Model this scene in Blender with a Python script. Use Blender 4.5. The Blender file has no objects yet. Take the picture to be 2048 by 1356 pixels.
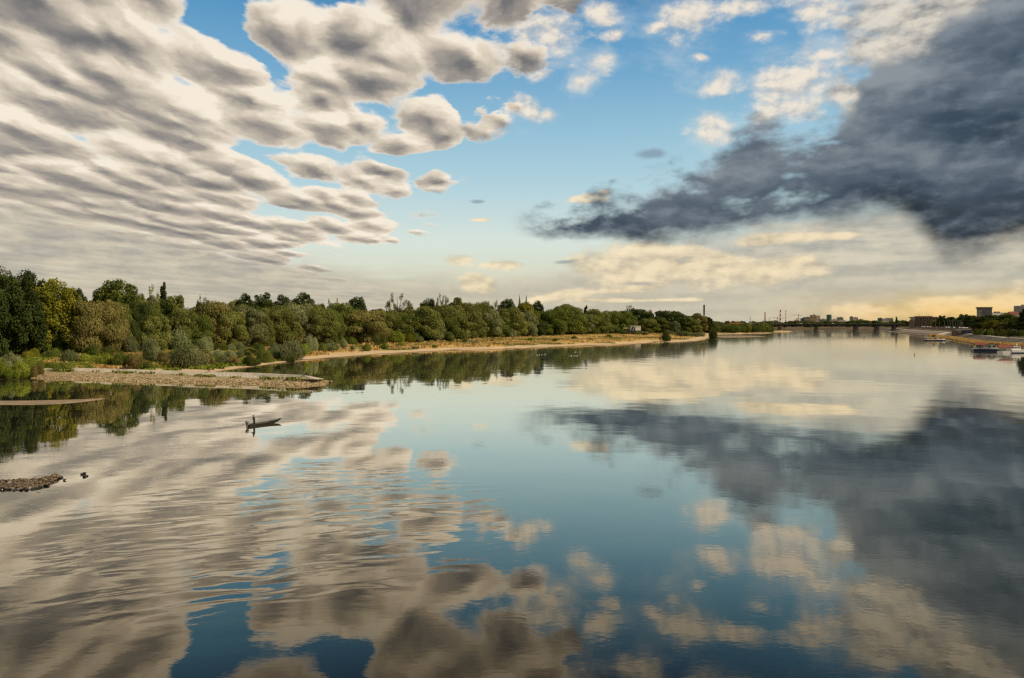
import bpy, bmesh, math, random
import numpy as np
from mathutils import Vector, Matrix

random.seed(7)
rng = np.random.default_rng(7)
SC = bpy.context.scene
COL = SC.collection
R = math.radians

# ------------------------------------------------------------------ camera
F, CX, CY, HOR, H = 1500.0, 1024.0, 678.0, 646.0, 16.7     # photo pixels / metres
PITCH = math.atan((CY - HOR) / F)
cam = bpy.data.cameras.new('camera')
cam.sensor_width = 36.0
cam.lens = 36.0 * F / 2048.0
cam.clip_start = 0.5
cam.clip_end = 40000.0
cam_o = bpy.data.objects.new('camera', cam)
COL.objects.link(cam_o)
cam_o.location = (0, 0, H)
cam_o.rotation_euler = (math.pi / 2 - PITCH, 0, 0)
SC.camera = cam_o

def ray(px, py):
    dx, dy = (px - CX) / F, (CY - py) / F
    cp, sp = math.cos(PITCH), math.sin(PITCH)
    return Vector((dx, cp + dy * sp, -sp + dy * cp))

def ground(px, py, z=0.0):
    d = ray(px, py)
    t = (z - H) / d.z
    return Vector((d.x * t, d.y * t, z))

def at(px, py, Y):
    """the point seen at a photo pixel, Y metres ahead of the bridge"""
    d = ray(px, py)
    t = Y / d.y
    return Vector((d.x * t, Y, H + d.z * t))

def project(p):
    cp, sp = math.cos(PITCH), math.sin(PITCH)
    z = p[2] - H
    fw = p[1] * cp - z * sp
    up = p[1] * sp + z * cp
    return CX + F * p[0] / fw, CY - F * up / fw

# ------------------------------------------------------------------ render settings
SC.view_settings.view_transform = 'Standard'
SC.view_settings.look = 'None'
SC.view_settings.exposure = 0.0
SC.view_settings.gamma = 1.0
SC.render.engine = 'CYCLES'
SC.cycles.max_bounces = 5
SC.cycles.diffuse_bounces = 2
SC.cycles.glossy_bounces = 3
SC.cycles.transparent_max_bounces = 8
SC.cycles.caustics_reflective = False
SC.cycles.caustics_refractive = False
SC.cycles.use_adaptive_sampling = True
SC.cycles.adaptive_threshold = 0.012
SC.cycles.use_denoising = False
SC.cycles.filter_width = 1.4

def lin(r, g, b):
    def f(c):
        c /= 255.0
        return c / 12.92 if c <= 0.04045 else ((c + 0.055) / 1.055) ** 2.4
    return (f(r), f(g), f(b), 1.0)

# ------------------------------------------------------------------ node expression helper
class Graph:
    def __init__(self, tree):
        self.t = tree
    def node(self, kind, **kw):
        n = self.t.nodes.new(kind)
        for k, v in kw.items():
            setattr(n, k, v)
        return n
    def put(self, sock, v):
        if isinstance(v, E):
            self.t.links.new(v.s, sock)
        elif v is not None:
            sock.default_value = v
    def math(self, op, a, b=None, c=None, clamp=False):
        n = self.node('ShaderNodeMath', operation=op, use_clamp=clamp)
        self.put(n.inputs[0], a)
        if b is not None: self.put(n.inputs[1], b)
        if c is not None: self.put(n.inputs[2], c)
        return E(self, n.outputs[0])
    def ss(self, x, lo, hi, a=0.0, b=1.0, smooth=True):
        n = self.node('ShaderNodeMapRange', interpolation_type='SMOOTHSTEP' if smooth else 'LINEAR', clamp=True)
        for i, v in enumerate((x, lo, hi, a, b)): self.put(n.inputs[i], v)
        return E(self, n.outputs[0])
    def vec(self, x, y, z=0.0):
        n = self.node('ShaderNodeCombineXYZ')
        for i, v in enumerate((x, y, z)): self.put(n.inputs[i], v)
        return E(self, n.outputs[0])
    def sep(self, v):
        n = self.node('ShaderNodeSeparateXYZ'); self.put(n.inputs[0], v)
        return [E(self, o) for o in n.outputs]
    def vmath(self, op, a, b=None, out=0):
        n = self.node('ShaderNodeVectorMath', operation=op)
        self.put(n.inputs[0], a)
        if b is not None: self.put(n.inputs[1], b)
        return E(self, n.outputs[out])
    def noise(self, v, scale, detail=3.0, rough=0.5, lac=2.0, dist=0.0, color=False, dims='3D'):
        n = self.node('ShaderNodeTexNoise', noise_dimensions=dims)
        self.put(n.inputs['Vector'], v)
        self.put(n.inputs['Scale'], scale); n.inputs['Detail'].default_value = detail
        n.inputs['Roughness'].default_value = rough; n.inputs['Lacunarity'].default_value = lac
        n.inputs['Distortion'].default_value = dist
        return E(self, n.outputs['Color' if color else 0])
    def curve(self, x, pts, x0, x1, y0, y1):
        """piecewise curve through pts (x, y), clamped outside [x0, x1]"""
        t = self.ss(x, x0, x1, smooth=False)
        n = self.node('ShaderNodeFloatCurve')
        self.put(n.inputs['Value'], t)
        c = n.mapping.curves[0]
        P = sorted(((px - x0) / (x1 - x0), (py - y0) / (y1 - y0)) for px, py in pts)
        while len(c.points) < len(P): c.points.new(0.5, 0.5)
        for q, p in zip(c.points, P):
            q.location = p
        n.mapping.update()
        return E(self, n.outputs[0]) * (y1 - y0) + y0
    def mix(self, f, a, b, mode='MIX'):
        n = self.node('ShaderNodeMix', data_type='RGBA', blend_type=mode)
        self.put(n.inputs[0], f); self.put(n.inputs[6], a); self.put(n.inputs[7], b)
        return E(self, n.outputs[2])
    def ramp(self, x, stops):
        n = self.node('ShaderNodeValToRGB')
        self.put(n.inputs[0], x)
        el = n.color_ramp.elements
        while len(el) < len(stops): el.new(0.5)
        for e, (p, c) in zip(el, stops):
            e.position = p; e.color = c
        return E(self, n.outputs[0])

class E:
    def __init__(self, g, s): self.g, self.s = g, s
    def __add__(self, o): return self.g.math('ADD', self, o)
    __radd__ = __add__
    def __sub__(self, o): return self.g.math('SUBTRACT', self, o)
    def __rsub__(self, o): return self.g.math('SUBTRACT', o, self)
    def __mul__(self, o): return self.g.math('MULTIPLY', self, o)
    __rmul__ = __mul__
    def __truediv__(self, o): return self.g.math('DIVIDE', self, o)
    def max(self, o): return self.g.math('MAXIMUM', self, o)
    def min(self, o): return self.g.math('MINIMUM', self, o)
    def sat(self): return self.g.math('ADD', self, 0.0, clamp=True)
# ------------------------------------------------------------------ sky
SUN_AZ, SUN_EL = R(102), R(36)        # azimuth measured from the view direction (+Y) towards +X
sun = bpy.data.lights.new('sun', 'SUN')
sun.energy = 4.6
sun.angle = R(3.0)
sun.color = (1.0, 0.80, 0.55)
sun_o = bpy.data.objects.new('sun', sun)
COL.objects.link(sun_o)
sdir = Vector((math.sin(SUN_AZ) * math.cos(SUN_EL), math.cos(SUN_AZ) * math.cos(SUN_EL), math.sin(SUN_EL)))
sun_o.rotation_euler = sdir.to_track_quat('Z', 'Y').to_euler()
sun_o.location = sdir * 200

KS = 0.1
world = bpy.data.worlds.new('World')
SC.world = world
world.use_nodes = True
world.cycles.sampling_method = 'MANUAL'
world.cycles.sample_map_resolution = 512
wt = world.node_tree
wt.nodes.clear()
g = Graph(wt)
tc = g.node('ShaderNodeTexCoord')
D = E(g, tc.outputs['Generated'])
dx_, dy_, dz_ = g.sep(D)
hyp = g.math('SQRT', dx_ * dx_ + dy_ * dy_ + 1e-6)
P_ = g.math('ARCTAN2', dx_, dy_) * F          # azimuth, 1500 units per radian
Q_ = dz_ / hyp * F                            # tangent of the elevation, same unit
Q_ = Q_.max(-200.0).min(6000.0)

def pq(px, py):
    d = ray(px, py)
    return math.atan2(d.x, d.y) * F, d.z / math.hypot(d.x, d.y) * F

sky = g.node('ShaderNodeTexSky', sky_type='NISHITA')
sky.sun_disc = False
sky.sun_elevation = SUN_EL
sky.sun_rotation = SUN_AZ
sky.altitude = 100; sky.dust_density = 1.0
nish = E(g, sky.outputs[0])

# clear air: Nishita graded with the colours of this evening
qn = g.ss(Q_, 0.0, 900.0, smooth=False)
air = g.ramp(qn, [(0.0, lin(226, 214, 180)), (0.10, lin(224, 224, 200)), (0.18, lin(222, 234, 224)), (0.30, lin(184, 217, 226)), (0.42, lin(154, 199, 221)), (0.54, lin(120, 175, 211)), (0.66, lin(92, 156, 201)), (0.76, lin(58, 118, 170)), (0.86, lin(20, 60, 104)), (1.0, lin(12, 40, 74))])
base = g.mix(0.9, g.vmath('MULTIPLY', nish, (0.06, 0.06, 0.065)), air)

# cloud deck coordinates: perspective of a layer of rounded heaps, squeezed towards the horizon
zc = (dz_ / hyp).max(0.0) + 0.025
qx = P_ * (1.42 / F) / g.math('POWER', zc, 0.62)
qv = g.math('POWER', zc, -0.5) * 2.5
plane = g.vec(qx, qv, 0.0)

pqv = g.vec(P_ * 0.01, Q_ * 0.01, 0.0)                     # 100 px = 1 unit
pqs = g.vec(P_ * 0.01, Q_ * 0.024, 3.7)                    # flattened sideways streaks
warp1 = (g.noise(pqv, 0.9, 4, 0.55) - 0.5)
warp2 = (g.noise(g.vec(P_ * 0.01, Q_ * 0.015, 8.1), 3.0, 6, 0.6) - 0.5)
edge_n = warp1 * 150.0 + warp2 * 120.0

def blob(px, py, rx, ry, rot=0.0):
    """soft elliptic placement field, 1 at the centre, 0 at the rim"""
    p, q = pq(px, py)
    n = g.node('ShaderNodeMapping', vector_type='TEXTURE')
    g.put(n.inputs[0], PQ0)
    n.inputs['Location'].default_value = (p, q, 0)
    n.inputs['Rotation'].default_value = (0, 0, R(rot))
    n.inputs['Scale'].default_value = (rx, ry, 1)
    l = g.vmath('LENGTH', E(g, n.outputs[0]), out=1)
    return 1.0 - l
PQ0 = g.vec(P_, Q_, 0.0)

def union(bl):
    u = blob(*bl[0])
    for b in bl[1:]: u = u.max(blob(*b))
    return u

# --- 1. scattered white puffs in the blue gap
puffs = union([(1092, 72, 88, 66, -8), (1010, 110, 60, 40, 0), (1205, 25, 50, 34, -20), (1232, 70, 30, 20), (1208, 118, 40, 26, 35), (1165, 162, 34, 24, 25),
               (1085, 148, 34, 14, 5), (1050, 222, 40, 30, -30), (1098, 228, 22, 16), (1384, 32, 64, 60, 10), (1310, 56, 26, 14, 15), (1500, 8, 70, 22, 0),
               (1398, 115, 22, 10, -20), (1640, 20, 70, 40), (1440, 165, 52, 30, 12), (1425, 250, 52, 44, 35), (1590, 168, 125, 66, 14), (1650, 105, 70, 30),
               (1530, 70, 40, 14), (1570, 215, 100, 44, 10), (1290, -60, 60, 50), (1130, -90, 90, 60), (1450, -110, 80, 50), (1000, -160, 120, 70), (1300, -220, 130, 60)])
pn = g.noise(g.vec(P_ * 0.01, Q_ * 0.014, 1.3), 1.5, 8, 0.60)
pn2 = g.noise(g.vec(P_ * 0.01 - 0.08, Q_ * 0.014 + 0.16, 1.3), 1.5, 6, 0.57)
pd = puffs + (pn - 0.5) * 3.2 - 0.06
pa = g.ss(pd, -0.15, 0.95)
pl = g.ss((pn - pn2) * 2.2 + 0.56 + (pd - 0.5) * 0.16, 0.0, 0.9)
pcol = g.mix(pl, lin(176, 180, 184), lin(244, 232, 214))
veilw = g.noise(g.vec(P_ * 0.01 + warp1 * 2.0, Q_ * 0.02 + P_ * 0.003, 6.6), 0.8, 6, 0.6)
wisps = g.ss(puffs * 0.5 + (veilw - 0.5) * 3.0, -0.35, 0.9) * g.ss(P_, -150.0, 150.0) * g.ss(Q_, 120.0, 300.0)
base = g.mix(wisps * 0.38, base, lin(226, 228, 224))
col = g.mix(pa * 0.93, base, pcol)

# --- 2. altocumulus deck on the left
edge_pts = [(1330, -420), (1260, -250), (1190, -100), (1170, -30), (1110, 30), (1080, 110), (1050, 165), (1000, 225), (965, 282), (880, 305), (800, 318), (895, 345),
            (880, 372), (815, 400), (840, 440), (820, 470), (760, 488), (640, 496)]
ep = [pq(*p) for p in edge_pts]
ep = [(q, p) for p, q in ep]
ep += [(60.0, -260.0), (0.0, -200.0)]
edge = g.curve(Q_, ep, 0.0, 1100.0, -900.0, 500.0)
over = edge - P_                                            # >0 inside the deck
tilt = qx - qv * 0.16
street = g.noise(g.vec(tilt, qv * 0.22, 2.2), 0.95, 2, 0.5)
cell_w = g.noise(plane, 2.4, 5, 0.62, color=True)
pw = g.vmath('ADD', plane, g.vmath('MULTIPLY', g.vmath('SUBTRACT', cell_w, (0.5, 0.5, 0.5)), (0.26, 0.26, 0.0)))
def cells(off, det=5):
    v = g.vmath('MULTIPLY', g.vmath('ADD', pw, off), (1.0, 0.62, 1.0))
    n = g.node('ShaderNodeTexVoronoi', voronoi_dimensions='2D', feature='SMOOTH_F1')
    g.put(n.inputs['Vector'], v)
    n.inputs['Scale'].default_value = 4.4
    n.inputs['Smoothness'].default_value = 0.38
    n.inputs['Randomness'].default_value = 1.0
    a = g.noise(v, 2.1, det, 0.52)
    return (0.50 - E(g, n.outputs['Distance'])) * 1.75 + (a - 0.5) * 0.95
c0 = cells((0, 0, 0), 7)
c1 = cells((-0.03, 0.075, 0), 5)
pf = g.vmath('MULTIPLY', pw, (1.0, 0.55, 1.0))
fine = g.noise(pf, 4.8, 6, 0.55)
clump = g.noise(g.vmath('MULTIPLY', plane, (1.0, 0.6, 1.0)), 1.15, 2, 0.5)
fine1 = g.noise(g.vmath('ADD', pf, (-0.02, 0.045, 0)), 4.8, 4, 0.52)
inside = g.ss(over + edge_n * 0.9, -60.0, 130.0)
low = g.ss(Q_, 330.0, 150.0)                               # the deck closes up towards the horizon
dens = c0 * 1.35 + (street - 0.5) * 1.5 + (fine - 0.5) * 1.6 + (clump - 0.5) * g.ss(Q_, 200.0, 480.0, 0.4, 2.2) + inside * 1.25 - 0.73 - g.ss(Q_, 520.0, 700.0) * 0.22 + low * 0.40 + g.ss(P_, -300.0, -800.0) * 0.45
da = g.ss(dens, 0.0, 0.28) * g.ss(inside, 0.0, 0.25)
thick = g.ss(dens, 0.25, 1.35)
lit = ((c1 - c0) * g.ss(Q_, 120.0, 420.0, 0.6, 0.9) + (g.noise(plane, 0.55, 2, 0.5) - 0.5) * 0.6 + (fine1 - fine) * 1.3 + 0.76 - thick * 0.26 - (street - 0.5) * 0.8).sat()
dcol = g.ramp(lit, [(0.0, lin(118, 115, 114)), (0.30, lin(158, 150, 141)), (0.55, lin(194, 182, 165)), (0.8, lin(226, 212, 192)), (1.0, lin(248, 236, 217))])
thin = g.ss(dens, 0.45, 0.05)
dcol = g.mix(thin * 0.6, dcol, lin(238, 234, 226))
col = g.mix(da * 0.97, col, dcol)

# --- 3. grey veil above the horizon on the left and centre
vp = [pq(*p) for p in [(-200, 320), (0, 395), (200, 440), (400, 478), (560, 510), (700, 528), (850, 540), (1000, 548), (1150, 530), (1300, 490), (1450, 460), (1600, 424), (1800, 392), (2048, 392)]]
veil_top = g.curve(P_, vp, -1100.0, 950.0, 0.0, 400.0)
streak = g.noise(g.vec(P_ * 0.01 + warp1 * 2.0, Q_ * 0.055, 5.5), 0.7, 6, 0.55)
va = g.ss(veil_top - Q_ + (streak - 0.5) * 80.0 + warp1 * 30.0, -12.0, 42.0)
vcol = g.mix(g.ss(streak + (warp2 * 0.4), 0.30, 0.72), lin(166, 164, 156), lin(216, 205, 182))
vcol = g.mix(g.ss(Q_, 150.0, 20.0) * 0.6, vcol, lin(196, 188, 166))
col = g.mix(va * 0.86, col, vcol)

# --- 4. sunlit cumulus heaps low over the river
heaps = union([(1290, 530, 135, 72, 4), (1200, 530, 70, 34), (1410, 540, 130, 48, -3), (1560, 540, 110, 32, 5), (1350, 505, 90, 24), (950, 572, 50, 26, -10), (1560, 478, 120, 16, 3), (1690, 470, 60, 12),
               (1130, 590, 90, 13, 8), (1230, 582, 60, 8), (925, 520, 44, 18), (1000, 530, 60, 12), (1860, 610, 80, 24), (1930, 612, 55, 24), (2020, 606, 50, 40), (1750, 622, 110, 18), (960, 440, 26, 5), (1180, 398, 52, 11), (1210, 385, 16, 8), (1250, 600, 200, 6)])
hn = g.noise(g.vec(P_ * 0.01, Q_ * 0.020, 9.4), 1.3, 7, 0.56)
hn2 = g.noise(g.vec(P_ * 0.01 - 0.10, Q_ * 0.020 + 0.22, 9.4), 1.3, 4, 0.54)
ha = g.ss(heaps + (hn - 0.5) * 1.6, 0.0, 0.55)
hl = g.ss((hn - hn2) * 2.3 + 0.42 + heaps * 0.35, 0.0, 1.0)
hcol = g.mix(hl, lin(186, 174, 150), lin(253, 232, 192))
col = g.mix(ha * 0.80, col, hcol)

# --- 5. yellow light under the cloud at the right horizon
glow = g.ss(Q_ + (hn - 0.5) * 50.0 + (streak - 0.5) * 40.0, 74.0, 6.0) * g.ss(P_, 420.0, 860.0)
col = g.mix(glow * 0.9, col, g.mix(g.ss(hn, 0.4, 0.62) * 0.55 + ha * 0.4, lin(214, 182, 106), lin(249, 205, 126)))

# --- 6. dark rain cloud on the right
top_pts = [(1040, 440), (1092, 424), (1150, 408), (1250, 388), (1300, 360), (1400, 316), (1440, 290), (1520, 236), (1600, 258), (1650, 236), (1690, 170), (1745, 60), (1800, -40), (1900, -200), (2048, -420)]
bot_pts = [(1040, 470), (1092, 472), (1150, 482), (1250, 488), (1400, 490), (1500, 478), (1600, 466), (1700, 454), (1800, 446), (1850, 488), (1900, 532), (1960, 534), (2048, 516)]
tp = [pq(*p) for p in top_pts]; tp += [(1150.0, 900.0)]
bp = [pq(*p) for p in bot_pts]; bp += [(1150.0, 140.0)]
qt = g.curve(P_, tp, 0.0, 1150.0, 0.0, 1000.0)
qb = g.curve(P_, bp, 0.0, 1150.0, 0.0, 1000.0)
dn = g.noise(g.vec(P_ * 0.01, Q_ * 0.019, 4.1), 1.1, 7, 0.54)
dn_up = g.noise(g.vec(P_ * 0.01 - 0.10, Q_ * 0.019 + 0.22, 4.1), 1.1, 5, 0.52)
dm = g.noise(g.vec(P_ * 0.01 + warp1 * 1.2, Q_ * 0.026 + warp2, 14.1), 0.5, 4, 0.5)
in_top = g.ss(qt - Q_ + (dn - 0.5) * 230.0 + warp2 * 60.0, -14.0, 60.0)
in_bot = g.ss(Q_ - qb + (dn - 0.5) * 70.0 + (dm - 0.5) * 20.0, -8.0, 22.0 + 0.05 * P_)
ka = in_top * in_bot * g.ss(P_, -10.0, 70.0)
# holes through the wedge where the pale sky shows
hole = union([(1540, 395, 90, 34, 10), (1580, 350, 40, 12), (1480, 400, 60, 16), (1660, 285, 40, 8)])
ka = ka * (1.0 - g.ss(hole + (dn - 0.5) * 4.4 + (pn - 0.5) * 1.6, 0.1, 1.3) * 0.7)
core = g.ss(P_, 560.0, 900.0) * 0.42 + g.ss((Q_ - qb), 170.0, 10.0) * 0.50 + (dm - 0.5) * 1.2 + (dn - 0.5) * 0.75 + 0.16 - g.ss(Q_, 320.0, 600.0) * 0.42
kcol = g.ramp(core.sat(), [(0.0, lin(140, 147, 153)), (0.35, lin(94, 105, 117)), (0.7, lin(58, 72, 87)), (1.0, lin(28, 41, 53))])
rim = g.ss((dn_up - dn) * 2.4 + 0.42, 0.3, 1.0) * 0.35
kcol = g.mix(rim, kcol, lin(140, 150, 160))
# its sunlit upper edge, top right
crest = union([(1790, 20, 105, 95, 20), (1735, 95, 55, 60), (1900, -25, 150, 70, 10), (1690, 190, 30, 50), (2000, -140, 200, 80)])
ca = g.ss(crest + (dn - 0.5) * 2.2 + (pn - 0.5) * 0.8, -0.1, 0.75)
cl = g.ss((dn_up - dn) * 1.8 + 0.70 + (pn - pn2) * 1.2, 0.1, 0.95)
kcol = g.mix(ca * 0.92, kcol, g.mix(cl, lin(128, 130, 134), lin(236, 226, 208)))
ka = ka.max(ca * 0.95)
col = g.mix(ka * 0.97, col, kcol)
# small dark wisps ahead of it
wisp = union([(1302, 308, 40, 14, 0), (955, 403, 22, 6), (1130, 524, 36, 7, 5), (1275, 567, 60, 9)])
wa = g.ss(wisp + (dn - 0.5) * 1.6, 0.1, 0.8)
col = g.mix(wa * 0.6, col, lin(120, 134, 148))

bgn = g.node('ShaderNodeBackground')
g.put(bgn.inputs[0], g.vmath('SCALE', col)); bgn.inputs[0].links[0].from_node.inputs['Scale'].default_value = 1.0 / KS
bgn.inputs[1].default_value = KS
wo = g.node('ShaderNodeOutputWorld')
wt.links.new(bgn.outputs[0], wo.inputs[0])
# ------------------------------------------------------------------ materials
MATS = {}
def new_mat(name):
    m = bpy.data.materials.new(name)
    m.use_nodes = True
    m.node_tree.nodes.clear()
    MATS[name] = m
    return m, Graph(m.node_tree)

def finish(m, g_, shader):
    o = g_.node('ShaderNodeOutputMaterial')
    g_.t.links.new(shader, o.inputs[0])

# river water: Fresnel mirror over murky brown-green water, wind ripples as bump
m, g = new_mat('river_water')
geo = g.node('ShaderNodeNewGeometry')
pos = E(g, geo.outputs['Position'])
x, y, z = g.sep(pos)
patch = g.noise(pos, 0.012, 3, 0.5)
calm = g.ss(patch, 0.36, 0.66, 0.35, 1.0)
fine = g.noise(g.vec(x, y * 1.5, 0.0), 1.7, 2, 0.5)
mid = g.noise(g.vec(x * 0.8, y * 1.2, 3.0), 0.42, 2, 0.45)
swell = g.noise(g.vec(x, y, 7.0), 0.10, 1, 0.4)
hgt = fine * 0.0028 * calm * g.ss(y, 230.0, 50.0, 0.08, 1.0) + mid * 0.0065 * calm * g.ss(y, 700.0, 80.0, 0.25, 1.0) + swell * 0.03
# old boat wake: a packet of short parallel wavelets left of centre
wa_ = R(17)
wu = x * math.cos(wa_) + y * math.sin(wa_)
wv = y * math.cos(wa_) - x * math.sin(wa_)
wl = g.noise(g.vec(wu * 0.10, wv * 0.16, 1.0), 1.0, 2, 0.5)
wake = g.math('SINE', wv * 2.3 + wl * 18.0 + wu * wu * 0.012)
ex, ey = (x + 19.0) / 22.0, (y - 64.0) / 30.0
wm = g.ss(ex * ex + ey * ey, 1.0, 0.0) * g.ss(g.noise(g.vec(wu * 0.12, wv * 0.3, 5.0), 1.0, 2, 0.5), 0.38, 0.62)
hgt = hgt + wake * wm * 0.0085
bump = g.node('ShaderNodeBump')
bump.inputs['Strength'].default_value = 1.0
bump.inputs['Distance'].default_value = 1.0
g.put(bump.inputs['Height'], hgt)
gl = g.node('ShaderNodeBsdfGlossy')
g.put(gl.inputs['Roughness'], g.ss(y, 60.0, 500.0, 0.015, 0.06))
m.node_tree.links.new(bump.outputs[0], gl.inputs['Normal'])
lw = g.node('ShaderNodeLayerWeight')
lw.inputs['Blend'].default_value = 0.5
fac = E(g, lw.outputs['Facing'])          # 1 grazing .. 0 straight down
g.put(gl.inputs['Color'], g.ramp(fac, [(0.0, (0.03, 0.03, 0.03, 1)), (0.45, (0.07, 0.062, 0.052, 1)), (0.57, (0.145, 0.127, 0.100, 1)), (0.65, (0.275, 0.245, 0.195, 1)), (0.77, (0.58, 0.535, 0.45, 1)), (0.864, (0.84, 0.80, 0.715, 1)), (1.0, (0.95, 0.94, 0.90, 1))]))
df = g.node('ShaderNodeBsdfDiffuse')
df.inputs['Color'].default_value = (0.006, 0.007, 0.005, 1)
add = g.node('ShaderNodeAddShader')
m.node_tree.links.new(gl.outputs[0], add.inputs[0]); m.node_tree.links.new(df.outputs[0], add.inputs[1])
finish(m, g, add.outputs[0])

def mesh_obj(name, verts, faces, mats=None, parent=None, smooth=False, loc=None):
    me = bpy.data.meshes.new(name)
    me.from_pydata([tuple(v) for v in verts], [], [tuple(f) for f in faces])
    if smooth:
        me.polygons.foreach_set('use_smooth', [True] * len(me.polygons))
    me.update()
    o = bpy.data.objects.new(name, me)
    COL.objects.link(o)
    for mm in ([mats] if isinstance(mats, str) else (mats or [])):
        me.materials.append(MATS[mm])
    if parent: o.parent = parent
    if loc is not None: o.location = loc
    return o

def struct(o, kind='structure'):
    o['kind'] = kind
    return o

W = 15000.0
struct(mesh_obj('river_water', [(-W, -W, 0), (W, -W, 0), (W, W, 0), (-W, W, 0)], [(0, 1, 2, 3)], 'river_water'))
# ------------------------------------------------------------------ tagging and mesh tools
def tag(o, label=None, cat=None, group=None, kind=None):
    if label: o['label'] = label
    if cat: o['category'] = cat
    if group: o['group'] = group
    if kind: o['kind'] = kind
    return o

def empty(name, loc, rz=0.0, label=None, cat=None, group=None):
    o = bpy.data.objects.new(name, None)
    o.empty_display_size = 0.3
    COL.objects.link(o)
    o.location = loc
    o.rotation_euler = (0, 0, rz)
    return tag(o, label, cat, group)

KIDS = {}
def copy_tree(o, parent=None):
    c = o.copy()
    COL.objects.link(c)
    c.parent = parent
    if parent is not None: KIDS.setdefault(parent.name, []).append(c)
    for ch in KIDS.get(o.name, []):
        copy_tree(ch, c)
    return c

class MB:
    """collects boxes, prisms, tubes and lathes; build() links them as one mesh object"""
    def __init__(self): self.v, self.f, self.m = [], [], []
    def add(self, vs, fs, mi=0):
        b = len(self.v)
        self.v += [tuple(p) for p in vs]
        self.f += [tuple(i + b for i in f) for f in fs]
        self.m += [mi] * len(fs)
        return self
    def box(self, c, s, rz=0.0, mi=0, taper=1.0):
        x, y, z = s[0] / 2, s[1] / 2, s[2] / 2
        cs, sn = math.cos(rz), math.sin(rz)
        vs = []
        for k, t in ((-z, 1.0), (z, taper)):
            for a, b in ((-x, -y), (x, -y), (x, y), (-x, y)):
                a, b = a * t, b * t
                vs.append((c[0] + a * cs - b * sn, c[1] + a * sn + b * cs, c[2] + k))
        return self.add(vs, [(3, 2, 1, 0), (4, 5, 6, 7), (0, 1, 5, 4), (1, 2, 6, 5), (2, 3, 7, 6), (3, 0, 4, 7)], mi)
    def tube(self, pts, rad, n=7, mi=0, cap=True):
        pts = [Vector(p) for p in pts]
        if not hasattr(rad, '__len__'): rad = [rad] * len(pts)
        vs, fs = [], []
        for i, p in enumerate(pts):
            d = (pts[min(i + 1, len(pts) - 1)] - pts[max(i - 1, 0)]).normalized()
            a = d.orthogonal().normalized() if abs(d.z) > 0.9 else d.cross(Vector((0, 0, 1))).normalized()
            b = d.cross(a)
            for k in range(n):
                t = 2 * math.pi * k / n
                vs.append(p + (a * math.cos(t) + b * math.sin(t)) * rad[i])
        for i in range(len(pts) - 1):
            for k in range(n):
                fs.append((i * n + k, i * n + (k + 1) % n, (i + 1) * n + (k + 1) % n, (i + 1) * n + k))
        if cap:
            fs.append(tuple(range(n))[::-1]); fs.append(tuple(range((len(pts) - 1) * n, len(pts) * n)))
        return self.add(vs, fs, mi)
    def lathe(self, prof, c=(0, 0, 0), n=12, mi=0):
        vs, fs = [], []
        for r, z in prof:
            for k in range(n):
                t = 2 * math.pi * k / n
                vs.append((c[0] + r * math.cos(t), c[1] + r * math.sin(t), c[2] + z))
        for i in range(len(prof) - 1):
            for k in range(n):
                fs.append((i * n + k, i * n + (k + 1) % n, (i + 1) * n + (k + 1) % n, (i + 1) * n + k))
        fs.append(tuple(range(n))[::-1]); fs.append(tuple(range((len(prof) - 1) * n, len(prof) * n)))
        return self.add(vs, fs, mi)
    def prism(self, poly, z0, z1, mi=0):
        n = len(poly)
        vs = [(p[0], p[1], z0) for p in poly] + [(p[0], p[1], z1) for p in poly]
        fs = [tuple(range(n))[::-1], tuple(range(n, 2 * n))] + [(i, (i + 1) % n, n + (i + 1) % n, n + i) for i in range(n)]
        return self.add(vs, fs, mi)
    def loft(self, rows, mi=0):
        """rows: equal-length point lists"""
        n = len(rows[0])
        vs = [p for r in rows for p in r]
        fs = [(i * n + k, i * n + k + 1, (i + 1) * n + k + 1, (i + 1) * n + k) for i in range(len(rows) - 1) for k in range(n - 1)]
        return self.add(vs, fs, mi)
    def build(self, name, mats, parent=None, smooth=False, loc=None):
        o = mesh_obj(name, self.v, self.f, mats, parent, smooth, loc)
        if any(self.m): o.data.polygons.foreach_set('material_index', self.m)
        if parent is not None: KIDS.setdefault(parent.name, []).append(o)
        return o

def quads_mesh(name, V):
    """V: (n, 4, 3) numpy array of quads -> mesh datablock, fast"""
    n = len(V)
    me = bpy.data.meshes.new(name)
    me.vertices.add(n * 4)
    me.vertices.foreach_set('co', np.ascontiguousarray(V, dtype=np.float32).reshape(-1))
    me.loops.add(n * 4)
    me.loops.foreach_set('vertex_index', np.arange(n * 4, dtype=np.int32))
    me.polygons.add(n)
    me.polygons.foreach_set('loop_start', np.arange(0, n * 4, 4, dtype=np.int32))
    me.update(calc_edges=True)
    return me

def unit(a): return a / np.maximum(np.linalg.norm(a, axis=-1, keepdims=True), 1e-9)

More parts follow.
